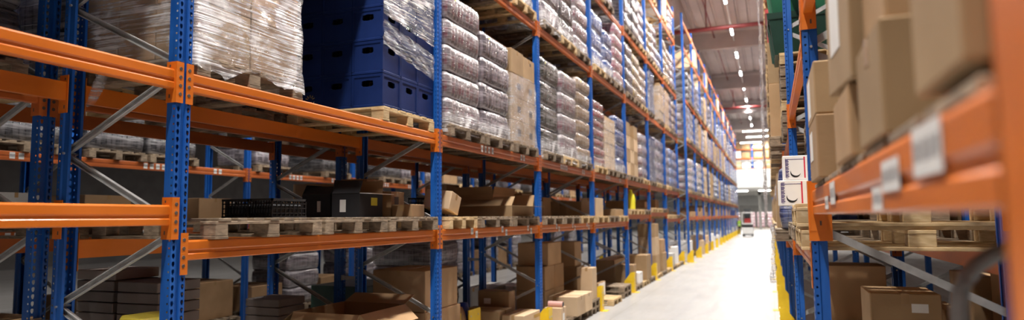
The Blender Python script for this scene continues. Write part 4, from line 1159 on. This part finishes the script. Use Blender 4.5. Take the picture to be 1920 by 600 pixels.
for k in range(-1, 5):
    for i in range(3):
        y = YA + PB * k + .12 + SL[i]; wl = f'{PLN[i]} place of third shelf, {"cut-off" if k < 0 else ORD[k]} bay of back rack'
        far_load(-5.44, y, LV['up'], ('b', 'dark grey', 4, 1.0, 1.0), f'dark grey bottles on pallet, {wl}', 'wood_old')
for k in range(0, 5):
    for i in range(3):
        if (k * 3 + i) % 4 == 1: continue
        wl = f'{PLN[i]} place of lowest shelf, {ORD[k]} bay of back rack'; y = slot(k, i)
        pallet(-5.44, y, 1.87, f'dim pallet, {wl}', 1.02, 1.2, 'wood_old', False)
        h = (.3, .45, .6)[(k + 2 * i) % 3]
        if (k + i) % 3 and k:
            carton(-5.9, -5.45, y - .42, y + .1, 1.87 + PT, 1.87 + PT + h, f'dim brown carton behind another, {wl}', 'card2')
            carton(-5.4, -5.0, y - .3, y + .3, 1.87 + PT, 1.87 + PT + .6 * h, f'dim low carton in front, {wl}', 'card2' if i else 'card_grey')
for k in range(0, 9):
    for i in range(3):
        if (k + i) % 4 != 3: put('mid', k, i, s5(*(('b', 'grey', 4), ('c', 'dull', 4), ('b', 'dark grey', 4), ('b', 'dark grey', 4))[(k * 2 + i) % 4]), 'next')
        wl = f'{PLN[i]} place on floor, {ORD[k]} bay beyond next aisle'; y = slot(k, i)
        pallet(-10.3, y, 0, f'pallet, {wl}', 1.02, 1.2, 'wood_old', False)
        if (k + i) % 3 == 0 and k > 1: bottles(-10.3, y, PT, 'grey', 4, f'grey bottles in film, {wl}')
        else: carton(-10.8, -9.85, y - .45, y + .45, PT, PT + .5 + .2 * ((k + i) % 2), f'dim carton, {wl}', 'card2')
        wl = f'{PLN[i]} place of lowest shelf, {ORD[k]} bay beyond next aisle'
        if (k * 2 + i) % 3:
            pallet(-10.3, y, 1.87, f'pallet, {wl}', 1.02, 1.2, 'wood_old', False)
            carton(-10.75, -9.9, y - .4, y + .4, 1.87 + PT, 1.87 + PT + .4, f'dim carton, {wl}', 'card2' if (k + i) % 2 else 'card_grey')
for k in (-1, 0):
    for i in range(3):
        y = YA + PB * k + .12 + SL[i]
        if k == 0 or i > 1: continue
        far_load(-5.44, y, 0, ('c', 'dull', 4, .85, .9), f'dull cartons on pallet, {PLN[i]} place on floor, {"cut-off" if k < 0 else "first"} bay of back rack', 'wood_old')
# things standing on the floor of the back rack and in the next aisle
pallet(-5.45, 8.0, 0, 'dim pallet under the dark green box, back rack floor', 1.1, 1.2, 'wood_old', False)
carton(-5.9, -5.05, 7.5, 8.5, PT, 1.1, 'dim dark green box on the floor of the back rack', 'crate_dgreen', None, False)
bottles(-5.45, 9.6, PT, 'grey', 4, 'grey wrapped bottles on the back rack floor seen below the first bay'); pallet(-5.45, 9.6, 0, 'dim pallet under grey wrapped bottles, back rack floor', 1.02, 1.2, 'wood_old', False)
carton(-5.95, -5.1, 13.1, 13.85, 0, .55, 'white carton on floor of the back rack, third bay', 'card_white')
carton(-5.95, -5.2, 12.1, 12.9, 0, .6, 'grey carton on floor of the back rack, third bay', 'card_grey')

# ------------------------------------------------------------------ far left rack
rnd = random.Random(5)
MIX = [('b', 'white'), ('b', 'grey'), ('b', 'grey'), ('b', 'pink'), ('b', 'dark grey'), ('c', 'brown'), ('b', 'dark green'), ('b', 'pale blue'), ('b', 'tan'), ('c', 'pale'), ('b', 'blue'), ('b', 'white'), ('c', 'deep blue')]
for k in range(NF - 1):
    for lv in ('mid', 'up', 'high'):
        for i in range(3):
            if rnd.random() < .1: continue
            kd, tn = rnd.choice(MIX); put(lv, k, i, s5(kd, tn, 4, rnd.uniform(.85, 1.05)), 'far')
    for i in range(3):
        z = LV['low'] + .07; y = YF + PB * k + .12 + SL[i]; wl = f'{PLN[i]} place, {ORD[k]} bay of far left rack'
        if rnd.random() < .6: carton(-4.44, -3.34, y - .4, y + .4, z, z + rnd.choice((.25, .45, .6)), f'distant carton on lowest shelf, {wl}', 'card2')
        if rnd.random() < .7: carton(-4.2, -3.3, y - .4, y + .4, 0, rnd.choice((.5, .7, .9)), f'distant carton on floor, {wl}', rnd.choice(('card', 'card_grey', 'card_light', 'card_white')))
    if k % 2:
        i = k % 3; put('top', k, i, s5('c', 'pale', 3, .8), 'far')

# ------------------------------------------------------------------ right rack
def rput(x0, x1, y0, y1, z0, z1, label, mat, lab=None, tape=True, rz=0, tilt=None): return carton(x0, x1, y0, y1, z0, z1, label, mat, lab, tape, rz, None, tilt)
ZR = 2.147
# blurred foreground goods on the first bay
for i, (ya, yb_) in enumerate(((1.0, 2.0), (2.05, 3.05), (3.1, 4.15))):
    pass
b = MB(); 
for i in range(9): b.cbox(XR + .02, XR + 1.06, .95 + .36 * i, .95 + .36 * i + .30, ZR, ZR + .022, .003)
t = thing('slatted_shelf', 'blurred wooden slats lying across the near right beams', 'shelf')
for i in range(9):
    b = MB(); b.cbox(XR + .02, XR + 1.06, .95 + .36 * i, .95 + .36 * i + .30, ZR, ZR + .022, .003); b.build('slat', M['wood_old'], t)
zs = ZR + .024
XG = XR + .015
rput(XG, XG + .4, .98, 1.28, zs + .02, zs + .46, 'blurred brown carton nearest the right edge above the wide orange beam', 'card')
rput(XG, XG + .42, 1.62, 2.02, zs, zs + .26, 'blurred brown carton in the middle above the wide orange beam', 'card')
rput(XG + .02, XG + .40, 1.66, 2.00, zs + .265, zs + .52, 'blurred darker carton on top of the middle one, right foreground', 'card2')
rput(XG - .01, XG + .35, 2.16, 2.62, zs, zs + .215, 'blurred low carton under the labelled one, right foreground', 'card2')
rput(XG - .01, XG + .36, 2.05, 2.75, zs + .24, zs + .80, 'blurred tilted carton with a white label, right foreground', 'card', [('-x', .1, .5, .30, .30, 'paper')], tilt=(R(5), 0))
rput(XG + .04, XG + .34, 2.9, 3.2, zs, zs + .30, 'blurred sagging carton left of the labelled one, right foreground', 'card')
rput(XG - .02, XG + .34, 3.4, 4.0, zs, zs + .30, 'lower blurred carton beside the blue upright with a white label', 'card2', [('-x', .2, .6, .2, .15, 'paper')])
rput(XG - .02, XG + .36, 3.42, 4.02, zs + .305, zs + .56, 'upper blurred carton beside the blue upright, right foreground', 'card', [('-x', .2, .5, .2, .2, 'paper')])
# second bay: pallets on the lowest shelf, white boxes on two of them
ZA = 1.78
pallet(XR + .60, YR + 4.25, ZA, 'pallet seen through the right frame under the wide orange beam', 1.05, 1.3, 'wood', True)
for i in (1, 2):
    pallet(XR + .60, YR + 4.25 + 1.1 * i, ZA, f'{("", "third", "fourth")[i]} pallet deep on lowest shelf, second bay of right rack', 1.05, 1.3, 'wood_old', False)
pallet(XR + .58, YR + 4.25, ZA + PT, 'yellowish pallet below the white boxes, right rack', 1.05, 1.3, 'wood', True)
zw = ZA + 2 * PT + .002
def white_box(x0, y0, z0, label, dx=.42, dy=.32, dz=.33):
    t = link('cardboard_box', None)
    bpy.data.objects.remove(t)
    b = MB(); b.cbox(-dx / 2, dx / 2, -dy / 2, dy / 2, 0, dz, .004); o = b.build('printed_box', M['card_white']); tag(o, label, 'box'); o.location = (x0 + dx / 2, y0 + dy / 2, z0)
    Y = -dy / 2; k_ = dx / .42
    def crescent(cx, cz, r, name='crescent_mark'):
        cx *= k_; cz *= k_; r *= k_
        q = MB(); n = 14; out = []; inn = []
        for k in range(n + 1):
            a = R(150) + R(205) * k / n; out.append((cx + r * math.cos(a), cz + r * math.sin(a)))
            w = .42 * r * math.sin(math.pi * k / n); inn.append((cx + (r - w) * math.cos(a), cz + (r - w) * math.sin(a)))
        q.loft([[Vector((u, Y - .0012, v)) for u, v in out], [Vector((u, Y - .0012, v)) for u, v in inn], [Vector((u, Y, v)) for u, v in inn], [Vector((u, Y, v)) for u, v in out]], False, False)
        q.build(name, M['black'], o)
    crescent(-.05, .10, .065); crescent(.155, .17, .022); crescent(.14, .07, .012); crescent(.172, .07, .012)
    q = MB(); q.box(.060 * k_, .078 * k_, Y - .0012, Y, .015, dz - .01); q.build('red_stripe', M['ink_red'], o)
    q = MB(); q.box(-.165 * k_, .06 * k_, Y - .0011, Y, dz - .03, dz - .026); q.build('printed_line', M['ink_purple'], o)
    q = MB()
    for k in range(16): q.box(-.172 * k_, (-.140 + .01 * (k % 2)) * k_, Y - .0012, Y, (.03 + k * .017) * k_, (.03 + k * .017 + (.011 if k % 3 else .007)) * k_)
    q.box(-.176 * k_, -.170 * k_, Y - .0012, Y, .02, dz - .02)
    q.build('ink_ladder', M['ink_purple'], o)
    for xx in (-dx / 2,): 
        q = MB(); q.box(xx - .001, xx, -.02, .02, dz - .05, dz); q.build('packing_tape', M['tape'], o)
    return o
white_box(.06, 5.40, zw, 'lower white box with black crescent, purple ladder print and red stripe', .25, .22, .19)
white_box(.10, 5.42, zw + .192, 'upper white box with black crescent, stacked left', .23, .22, .185)
white_box(.335, 5.36, zw + .192, 'upper right white box beside the blue right upright', .25, .22, .24)
white_box(.32, 5.38, zw, 'lower right white box beside the blue right upright', .25, .22, .19)
# old pallets stacked deep behind the boxes
for i in range(7):
    pallet(XR + .70, YR + 6.55, ZA + PT + PT * i, f'dark stacked pallet, {ORD[i]} up behind the white boxes, right rack', .95, 1.1, 'wood_old', False)
# floor of the second bay, seen through the frame
carton(.50, .98, 5.2, 5.7, 0, .80, 'lower brown carton on floor seen through the right frame, left', 'card2')
carton(.62, 1.05, 5.25, 5.75, .805, 1.45, 'brown carton with a small label, topmost seen through the right frame', 'card', [('-y', .2, .85, .1, .06, 'paper')])
carton(1.0, 1.5, 5.2, 5.7, 0, .80, 'lower brown carton on floor seen through the right frame, right', 'card2')
carton(.55, 1.0, 5.8, 6.3, 0, 1.1, 'dim brown carton behind others on floor, right frame', 'card2')
carton(1.2, 1.75, 4.9, 5.1, 0, .62, 'pale carton with dark print on floor at the lower right', 'card_grey', [('-y', -.1, .7, .2, .05, 'print'), ('-y', -.3, .3, .1, .05, 'ink_red')])
carton(1.45, 1.95, 6.2, 6.9, 0, 1.5, 'dim tall carton behind the rear right upright', 'card2')
for i, (x0, y0_, w_, d_, z_) in enumerate(((.35, 6.4, .55, .7, .9), (.95, 6.5, .5, .6, 1.2), (.4, 7.2, .6, .5, 1.5), (1.8, 4.3, .4, .45, .9), (1.55, 5.5, .5, .6, 1.6), (2.1, 5.0, .6, .6, 1.3), (2.15, 5.8, .6, .7, 1.5), (1.75, 6.5, .35, .5, 1.3))):
    carton(x0, x0 + w_, y0_, y0_ + d_, 0, z_, f'dim carton on floor deep behind the right frame, {ORD[i]} of eight', 'card2')
for n in range(1, 5):
    frame(1.62, YR + PB * n - .9, f'dim blue frame deep behind the right rack, {ORD[n - 1]} from the right edge', False, True)
for n in range(1, 4):
    for z in (1.72, 3.1): beam(1.62, YR + PB * (n + .5) - .9, z, f'dim beam deep behind right rack, {("low", "high")[z > 2]} one of {ORD[n - 1]} bay', 'r', 'none', False, True)
    for i in range(3):
        far_load(2.18, YR + PB * n - .84 + SL[i], 1.72, ('c', 'dull', 3, .95, 1.0), f'dim cartons deep behind right rack, {PLN[i]} place of {ORD[n - 1]} bay', 'wood_old')
# third bay: stack of fresh pallets with green bins
for i in range(7):
    pallet(.78, YR + PB * 2 + 1.15, 2.98 + PT * i, f'pallet {ORD[i]} up in the stack under the green bins', .95, 1.2, 'wood' if i in (6, 2) else 'wood_old', i == 6)
def bin_mk(x, y, z, h, mat, label):
    t = thing('green_bin', label, 'bin', (x, y, z)); b = MB(); X0, Y0 = .50, .42
    rings = []
    for zz, s in ((0, .90), (h - .08, 1.0), (h - .08, 1.03), (h - .07, 1.04), (h, 1.05), (h, 1.0), (h - .03, .98)):
        rings.append([Vector((u * s, v * s, zz)) for u, v in ((X0, -Y0), (X0, Y0), (-X0, Y0), (-X0, -Y0))])
    b.loft(rings); b.build('shell', M[mat], t)
    for i in range(3):
        u = -.3 + .3 * i
        for s in (-1, 1):
            b = MB(); b.prism([(s * Y0 * .9, 0), (s * (Y0 * .9 + .03), .02), (s * (Y0 + .02), h - .09), (s * Y0 * .97, h - .09)], 0, u - .02, u + .02); b.build('rib', M[mat], t)
    for v in (-.2, .2):
        b = MB(); b.prism([(-X0 * .9, 0), (-X0 * .9 - .03, .02), (-X0 - .02, h - .09), (-X0 * .97, h - .09)], 1, v - .02, v + .02); b.build('rib', M[mat], t)
    return t
zb_ = 2.98 + PT * 7
bin_mk(.58, YR + PB * 2 + 1.15, zb_ + .002, .52, 'crate_dgreen', 'lower dark green plastic bin on the pallet stack, right rack')
bin_mk(.58, YR + PB * 2 + 1.15, zb_ + .525, .52, 'crate_green', 'upper bright green plastic bin on the pallet stack, right rack')
# loads further along the right rack, reaching a little over the aisle
rnd = random.Random(9)
b = None
for k in range(2, 11):
    a, c = RL.get(k, (1.72, 3.0))
    for z, ln in ((a, 'lowest'), (c, 'second'), (5.2, 'third'), (7.2, 'fourth')):
        for i in range(3):
            if k == 2 and ln == 'second': continue
            if k == 2 and ln in ('third', 'fourth') and i < 2: continue
            y = YR + PB * k + .06 + SL[i]; x = .64; wl = f'{PLN[i]} place of {ln} shelf, {ORD[k]} bay of right rack'
            pm = rnd.choice(('wood', 'wood_old'))
            tn = rnd.choice(('tan', 'white', 'grey', 'tan', 'dark blue', 'pink'))
            n = 3 if ln == 'second' else (2 if ln == 'lowest' else 4)
            kd = 'b' if rnd.random() < .7 else 'c'
            far_load(x, y, z, (kd, tn if kd == 'b' else rnd.choice(('brown', 'dull')), n, .95, 1.0), f'{tn + " bottles" if kd == "b" else "brown cartons"} on pallet, {wl}', pm)
# torn film hanging into the aisle
def hanging(x, y, z0, z1, seed, label, w=.55):
    b = MB(); rings = []
    for i in range(25):
        t_ = i / 24; z = z1 + (z0 - z1) * t_; ring = []
        for j in range(11):
            u = j / 10 - .5
            ring.append(Vector((x + .05 * noise.noise(Vector((u * 3 + seed, z * 3, 1))) + .02 * noise.noise(Vector((u * 11, z * 12, seed))) - .03 * t_, y + u * w * (1 - .55 * t_ + .25 * noise.noise(Vector((z * 3, seed, 2)))) + .05 * noise.noise(Vector((z * 4 + u * 2, seed, 5))), z)))
        rings.append(ring)
    b.loft(rings, False, False); tag(b.build('hanging_film', M['film_heavy'], smooth=True), label, 'plastic film')
hanging(.02, 7.4, 1.30, 1.9, 1, 'torn clear film dangling below the white boxes, right rack', .3)
for i, (y, z0, z1) in enumerate(((13.2, 2.0, 4.6), (14.6, 3.1, 6.6), (17.5, 1.7, 4.5), (20.0, 3.0, 7.4), (24.0, 5.0, 8.5))):
    hanging(-.06, y, z0, z1, 3 + i, f'ragged clear film hanging over the aisle edge of right rack, {ORD[i]} strip away from camera', .8)
pallet(.63, 10.55, 2.98, 'pallet under the red crate beside the green bins, right rack', .9, 1.2, 'wood_old', False)
carton(.05, .65, 10.2, 10.9, 2.98 + PT, 3.9, 'lower brown carton under the red crate, right rack', 'card2')
carton(.05, .65, 10.22, 10.88, 3.905, 4.52, 'upper brown carton under the red crate, right rack', 'card')
crate_b = MB(); crate_b.cbox(-.28, .28, -.3, .3, 0, .03); [crate_b.box(*q) for q in ((-.28, .28, -.3, -.27, .03, .5), (-.28, .28, .27, .3, .03, .5), (-.28, -.25, -.27, .27, .03, .5), (.25, .28, -.27, .27, .03, .5), (-.30, .30, -.32, -.3, .44, .5), (-.30, .30, .3, .32, .44, .5), (-.30, -.28, -.3, .3, .44, .5))]
o = tag(crate_b.build('red_crate', M['red']), 'red plastic crate beyond the green bins, right rack', 'crate'); o.location = (.34, 10.55, 4.527)
# bent tube handle in the right foreground
t = thing('tube_trolley', 'blurred trolley with bent grey tube handle, lower right corner', 'trolley', (.585, 1.58, 0))
pts = [(-.24, 0, .16)] + [(-.24, 0, 1.81)] + [(-.24 + .12 * (1 - math.cos(a)), 0, 1.81 + .12 * math.sin(a)) for a in [R(x) for x in (15, 30, 45, 60, 75, 90)]] + [(.12, 0, 1.93)] + [(.12 + .12 * math.sin(a), 0, 1.81 + .12 * math.cos(a)) for a in [R(x) for x in (15, 30, 45, 60, 75, 90)]] + [(.24, 0, .16)]
b = MB(); b.tube(pts, .0165, 10); b.build('handle', M['tube'], t, smooth=40)
b = MB(); b.box(-.28, .28, -.05, .75, .13, .17); b.build('platform', M['tube'], t)
for sx in (-.22, .22):
    for sy in (.03, .66):
        b = MB(); b.tube([(sx - .02, sy, .06), (sx + .02, sy, .06)], .06, 14); w_ = b.build('wheel', M['rubber'], t, smooth=40)
        b = MB(); b.box(sx - .03, sx - .025, sy - .02, sy + .02, .06, .13); b.box(sx + .025, sx + .03, sy - .02, sy + .02, .06, .13); b.build('wheel_fork', M['tube'], t)

# ------------------------------------------------------------------ far hall
b = MB(); b.box(-30, 14, 88, 116, 5.55, 6.0); struct(b.build('mezzanine_floor', M['wallw']))
b = MB(); b.box(-30, 14, 87.8, 88, 5.5, 7.75); struct(b.build('mezzanine_wall', M['wallw']))
for i, x in enumerate((-9, -5.2, -1.4, 2.4)):
    b = MB(); b.box(x - .18, x + .18, 101.8, 102.2, 0, 5.5); struct(b.build('mezzanine_column', M['card_grey']))
b = MB(); b.box(-30, 14, 101.8, 102.2, 4.9, 5.5); struct(b.build('mezzanine_girder', M['card_grey']))
# railing and rack on the mezzanine
t = thing('mezzanine_railing', 'white railing on the mezzanine edge at the far end', 'railing', (-2.6, 88.0, 7.75))
for z in (.55, 1.1): b = MB(); b.tube([(-6, 0, z), (6, 0, z)], .03, 6); b.build('rail', M['white'], t)
for i in range(9): b = MB(); b.tube([(-6 + 1.5 * i, 0, 0), (-6 + 1.5 * i, 0, 1.1)], .03, 6); b.build('post', M['white'], t)
t = thing('pallet_rack', 'distant rack with orange beams on the mezzanine at the far end', 'rack', (0, 0, 6.0))
for x in (-7.4, -4.7, -2.0, .7):
    for y in (94, 95.1):
        b = MB(); b.box(x - .06, x + .06, y - .05, y + .05, 0, 6.0); b.build('post', M['blue'], t)
for i in range(3):
    for j, z in enumerate((8.3, 9.7, 10.9)):
        xc = -6.05 + 2.7 * i
        for y in (93.9, 95.1): b = MB(); b.box(xc - 1.29, xc + 1.29, y, y + .08, z - .14 - 6, z - 6); b.build('crossbeam', M['orange_red'], t)
        for q in range(2):
            carton(xc - 1.1 + 1.15 * q, xc - .1 + 1.15 * q, 93.92, 95.16, z, z + .75 + .2 * ((i + q) % 2), f'distant carton on the mezzanine, {ORD[j]} level, {ORD[i]} bay, {("left", "right")[q]}', ('card', 'card_light', 'card_white', 'card2')[(i + j + q) % 4])
# pale wrapped pallets along the end wall
for i, x in enumerate((-6.2, -4.9, -2.75, -1.4, .0, 1.3)):
    pallet(x, 108, 0, f'distant pallet by the end wall, {ORD[i]} from left', 1.0, 1.2, 'wood', False, 0)
    bottles(x, 108, PT, 'pink' if i != 1 else 'white', 5, f'pale wrapped load by the end wall, {ORD[i]} from left', False, False, 1.25, 1.05)
# doors in the end wall
for i, x in enumerate((-9.5, -3.2, 3.4)):
    b = MB(); b.box(x - 1.6, x + 1.6, 115.9, 116, 0, 3.6); o = b.build(f'door_{i + 1}', M['card_grey']); struct(o)
# order picker truck
t = thing('order_picker', 'white order picker truck with black band standing far down the aisle', 'truck', (-2.1, 67.5, 0))
b = MB(); b.cbox(-.5, .5, -.7, .9, .2, .85, .03); b.build('chassis', M['white'], t)
b = MB(); b.cbox(-.5, .5, -.72, -.1, .86, 1.12, .03); b.build('battery_cover', M['black'], t)
b = MB(); b.cbox(-.5, .5, -.74, -.1, 1.13, 1.24, .01); b.build('control_shelf', M['white'], t)
b = MB(); b.cbox(-.52, .52, -.74, .92, .12, .2, .01); b.build('bumper', M['dgrey'], t)
b = MB(); b.cbox(-.28, .28, -.35, 0, 1.24, 1.7, .04); b.build('operator_seat', M['red'], t)
for sx in (-.46, .46):
    for y in (-.66, .55): b = MB(); b.box(sx - .03, sx + .03, y - .03, y + .03, 1.05, 2.2); b.build('guard_post', M['white'], t)
b = MB(); b.cbox(-.52, .52, -.72, .62, 2.2, 2.27, .02); b.build('overhead_guard', M['white'], t)
b = MB(); b.box(-.3, .3, .95, 1.05, .2, 2.6); b.build('mast', M['dgrey'], t)
for sx in (-.3, .3): b = MB(); b.cbox(sx - .07, sx + .07, 1.0, 2.1, .08, .13, .01); b.build('fork', M['dgrey'], t)
for sx in (-.4, .4):
    for y in (-.45, .7): b = MB(); b.tube([(sx - .06, y, .15), (sx + .06, y, .15)], .15, 14); b.build('wheel', M['rubber'], t, smooth=40)

# ------------------------------------------------------------------ the person by the far left rack
def person():
    import bmesh
    S = 1.76 / 1.76
    J = {'pelvis': (0, 0, .95), 'waist': (0, 0, 1.10), 'chest': (0, -.01, 1.32), 'neck': (0, 0, 1.49), 'head0': (0, -.01, 1.58), 'head1': (0, -.015, 1.66), 'head2': (0, -.005, 1.73)}
    V = []; E = []; RAD = []
    def add(p, r, par=None):
        V.append(p); RAD.append(r); i = len(V) - 1
        if par is not None: E.append((par, i))
        return i
    pe = add((0, 0, .95), (.155, .11)); wa = add((0, 0, 1.10), (.145, .10), pe); ch = add((0, -.005, 1.30), (.165, .115), wa); sh = add((0, 0, 1.43), (.11, .08), ch)
    ne = add((0, -.005, 1.52), (.052, .055), sh); h0 = add((0, -.015, 1.59), (.066, .08), ne); h1 = add((0, -.012, 1.66), (.075, .092), h0); h2 = add((0, -.006, 1.73), (.055, .07), h1)
    nose = None
    for s in (-1, 1):
        hp = add((s * .095, 0, .88), (.092, .092), pe); kn = add((s * .105, -.02, .50), (.06, .06), hp); an = add((s * .11, .02, .09), (.042, .042), kn); to = add((s * .115, -.13, .035), (.042, .032), an)
        so = add((s * .175, 0, 1.42), (.062, .062), sh)
        el = add((s * .235, .03, 1.14), (.044, .044), so); wr = add((s * .22, -.10, .92), (.029, .029), el); pa = add((s * .215, -.13, .85), (.04, .022), wr)
        for k in range(4): 
            f1 = add((s * (.195 + .014 * k), -.15, .80 - .004 * abs(k - 1)), (.009, .009), pa); add((s * (.19 + .014 * k), -.145, .765 + .003 * abs(k - 1)), (.0075, .0075), f1)
        th = add((s * .185, -.155, .845), (.011, .011), pa); add((s * .18, -.17, .815), (.009, .009), th)
    me = bpy.data.meshes.new('body'); me.from_pydata(V, E, []); o = bpy.data.objects.new('person', me); C.objects.link(o)
    md = o.modifiers.new('skin', 'SKIN'); md.use_smooth_shade = True
    for i, r_ in enumerate(RAD): me.skin_vertices[0].data[i].radius = r_
    me.skin_vertices[0].data[0].use_root = True
    o.modifiers.new('sub', 'SUBSURF').levels = 2; o.modifiers['sub'].render_levels = 2
    dg = bpy.context.evaluated_depsgraph_get(); dg.update()
    m2 = bpy.data.meshes.new_from_object(o.evaluated_get(dg)); bpy.data.objects.remove(o)
    m2.materials.clear()
    for m_ in ('skin', 'navy', 'rubber'): m2.materials.append(M[m_])
    for p in m2.polygons:
        c = p.center
        p.material_index = 2 if c.z < .10 else (1 if c.z < 1.47 and not (c.z < .91 and abs(c.x) > .15 and c.y < -.075) else 0); p.use_smooth = True
    o = link('person', m2); tag(o, 'person in a yellow-green vest and dark trousers standing beside the far left rack', 'person')
    # vest: shell over the torso
    b = MB(); rings = []
    for z, hx, hy in ((.90, .185, .135), (1.0, .18, .13), (1.12, .175, .125), (1.28, .20, .145), (1.38, .195, .125), (1.46, .12, .085)):
        rings.append([Vector((math.cos(a) * hx, math.sin(a) * hy - .003, z)) for a in [2 * math.pi * j / 24 for j in range(24)]])
    b.loft(rings, True, False); b.build('vest', M['hivis'], o, smooth=True)
    b = MB()
    rings = [[Vector((math.cos(a) * (hx + .004), math.sin(a) * (hy + .004) - .003, z)) for a in [2 * math.pi * j / 24 for j in range(24)]] for z, hx, hy in ((1.05, .178, .128), (1.10, .176, .126))]
    b.loft(rings, True, False); b.build('reflective_band', M['white'], o, smooth=True)
    b = MB(); rings = []
    for z, r_, oy in ((1.645, .088, .02), (1.69, .09, .012), (1.735, .08, .006), (1.765, .05, .004), (1.775, .012, .004)):
        rings.append([Vector((math.cos(a) * r_ * .9, math.sin(a) * r_ * 1.12 + oy, z + (.03 if math.sin(a) < -.3 and z < 1.66 else 0))) for a in [2 * math.pi * j / 18 for j in range(18)]])
    b.loft(rings, True, True); b.build('hair', M['hair'], o, smooth=True)
    for s in (-1, 1):
        b = MB(); b.tube([(s * .03, -.098, 1.665), (s * .03, -.104, 1.665)], .009, 8); b.build('eye', M['black'], o)
        b = MB(); b.tube([(s * .078, -.005, 1.62), (s * .088, .005, 1.65), (s * .078, .0, 1.68)], [.008, .014, .008], 8); b.build('ear', M['skin'], o)
    b = MB(); b.tube([(0, -.098, 1.665), (0, -.118, 1.632), (0, -.1, 1.622)], [.007, .013, .008], 8); b.build('nose', M['skin'], o)
    b = MB(); b.tube([(-.022, -.094, 1.592), (0, -.1, 1.59), (.022, -.094, 1.592)], .005, 6); b.build('mouth', M['red'], o)
    return o
p = person(); p.location = (-3.28 + .28, 70.5, 0); p.rotation_euler = (0, 0, R(35))

# ------------------------------------------------------------------ output look
vs = SC.view_settings; SC.display_settings.display_device = 'sRGB'
vs.view_transform = 'Standard'; vs.look = 'None'; vs.exposure = 0.12; vs.gamma = 1; vs.use_curve_mapping = False
cy = SC.cycles
cy.use_denoising = True; cy.max_bounces = 8; cy.diffuse_bounces = 4; cy.glossy_bounces = 3; cy.transparent_max_bounces = 14; cy.transmission_bounces = 2
cy.caustics_reflective = False; cy.caustics_refractive = False; cy.sample_clamp_indirect = 6
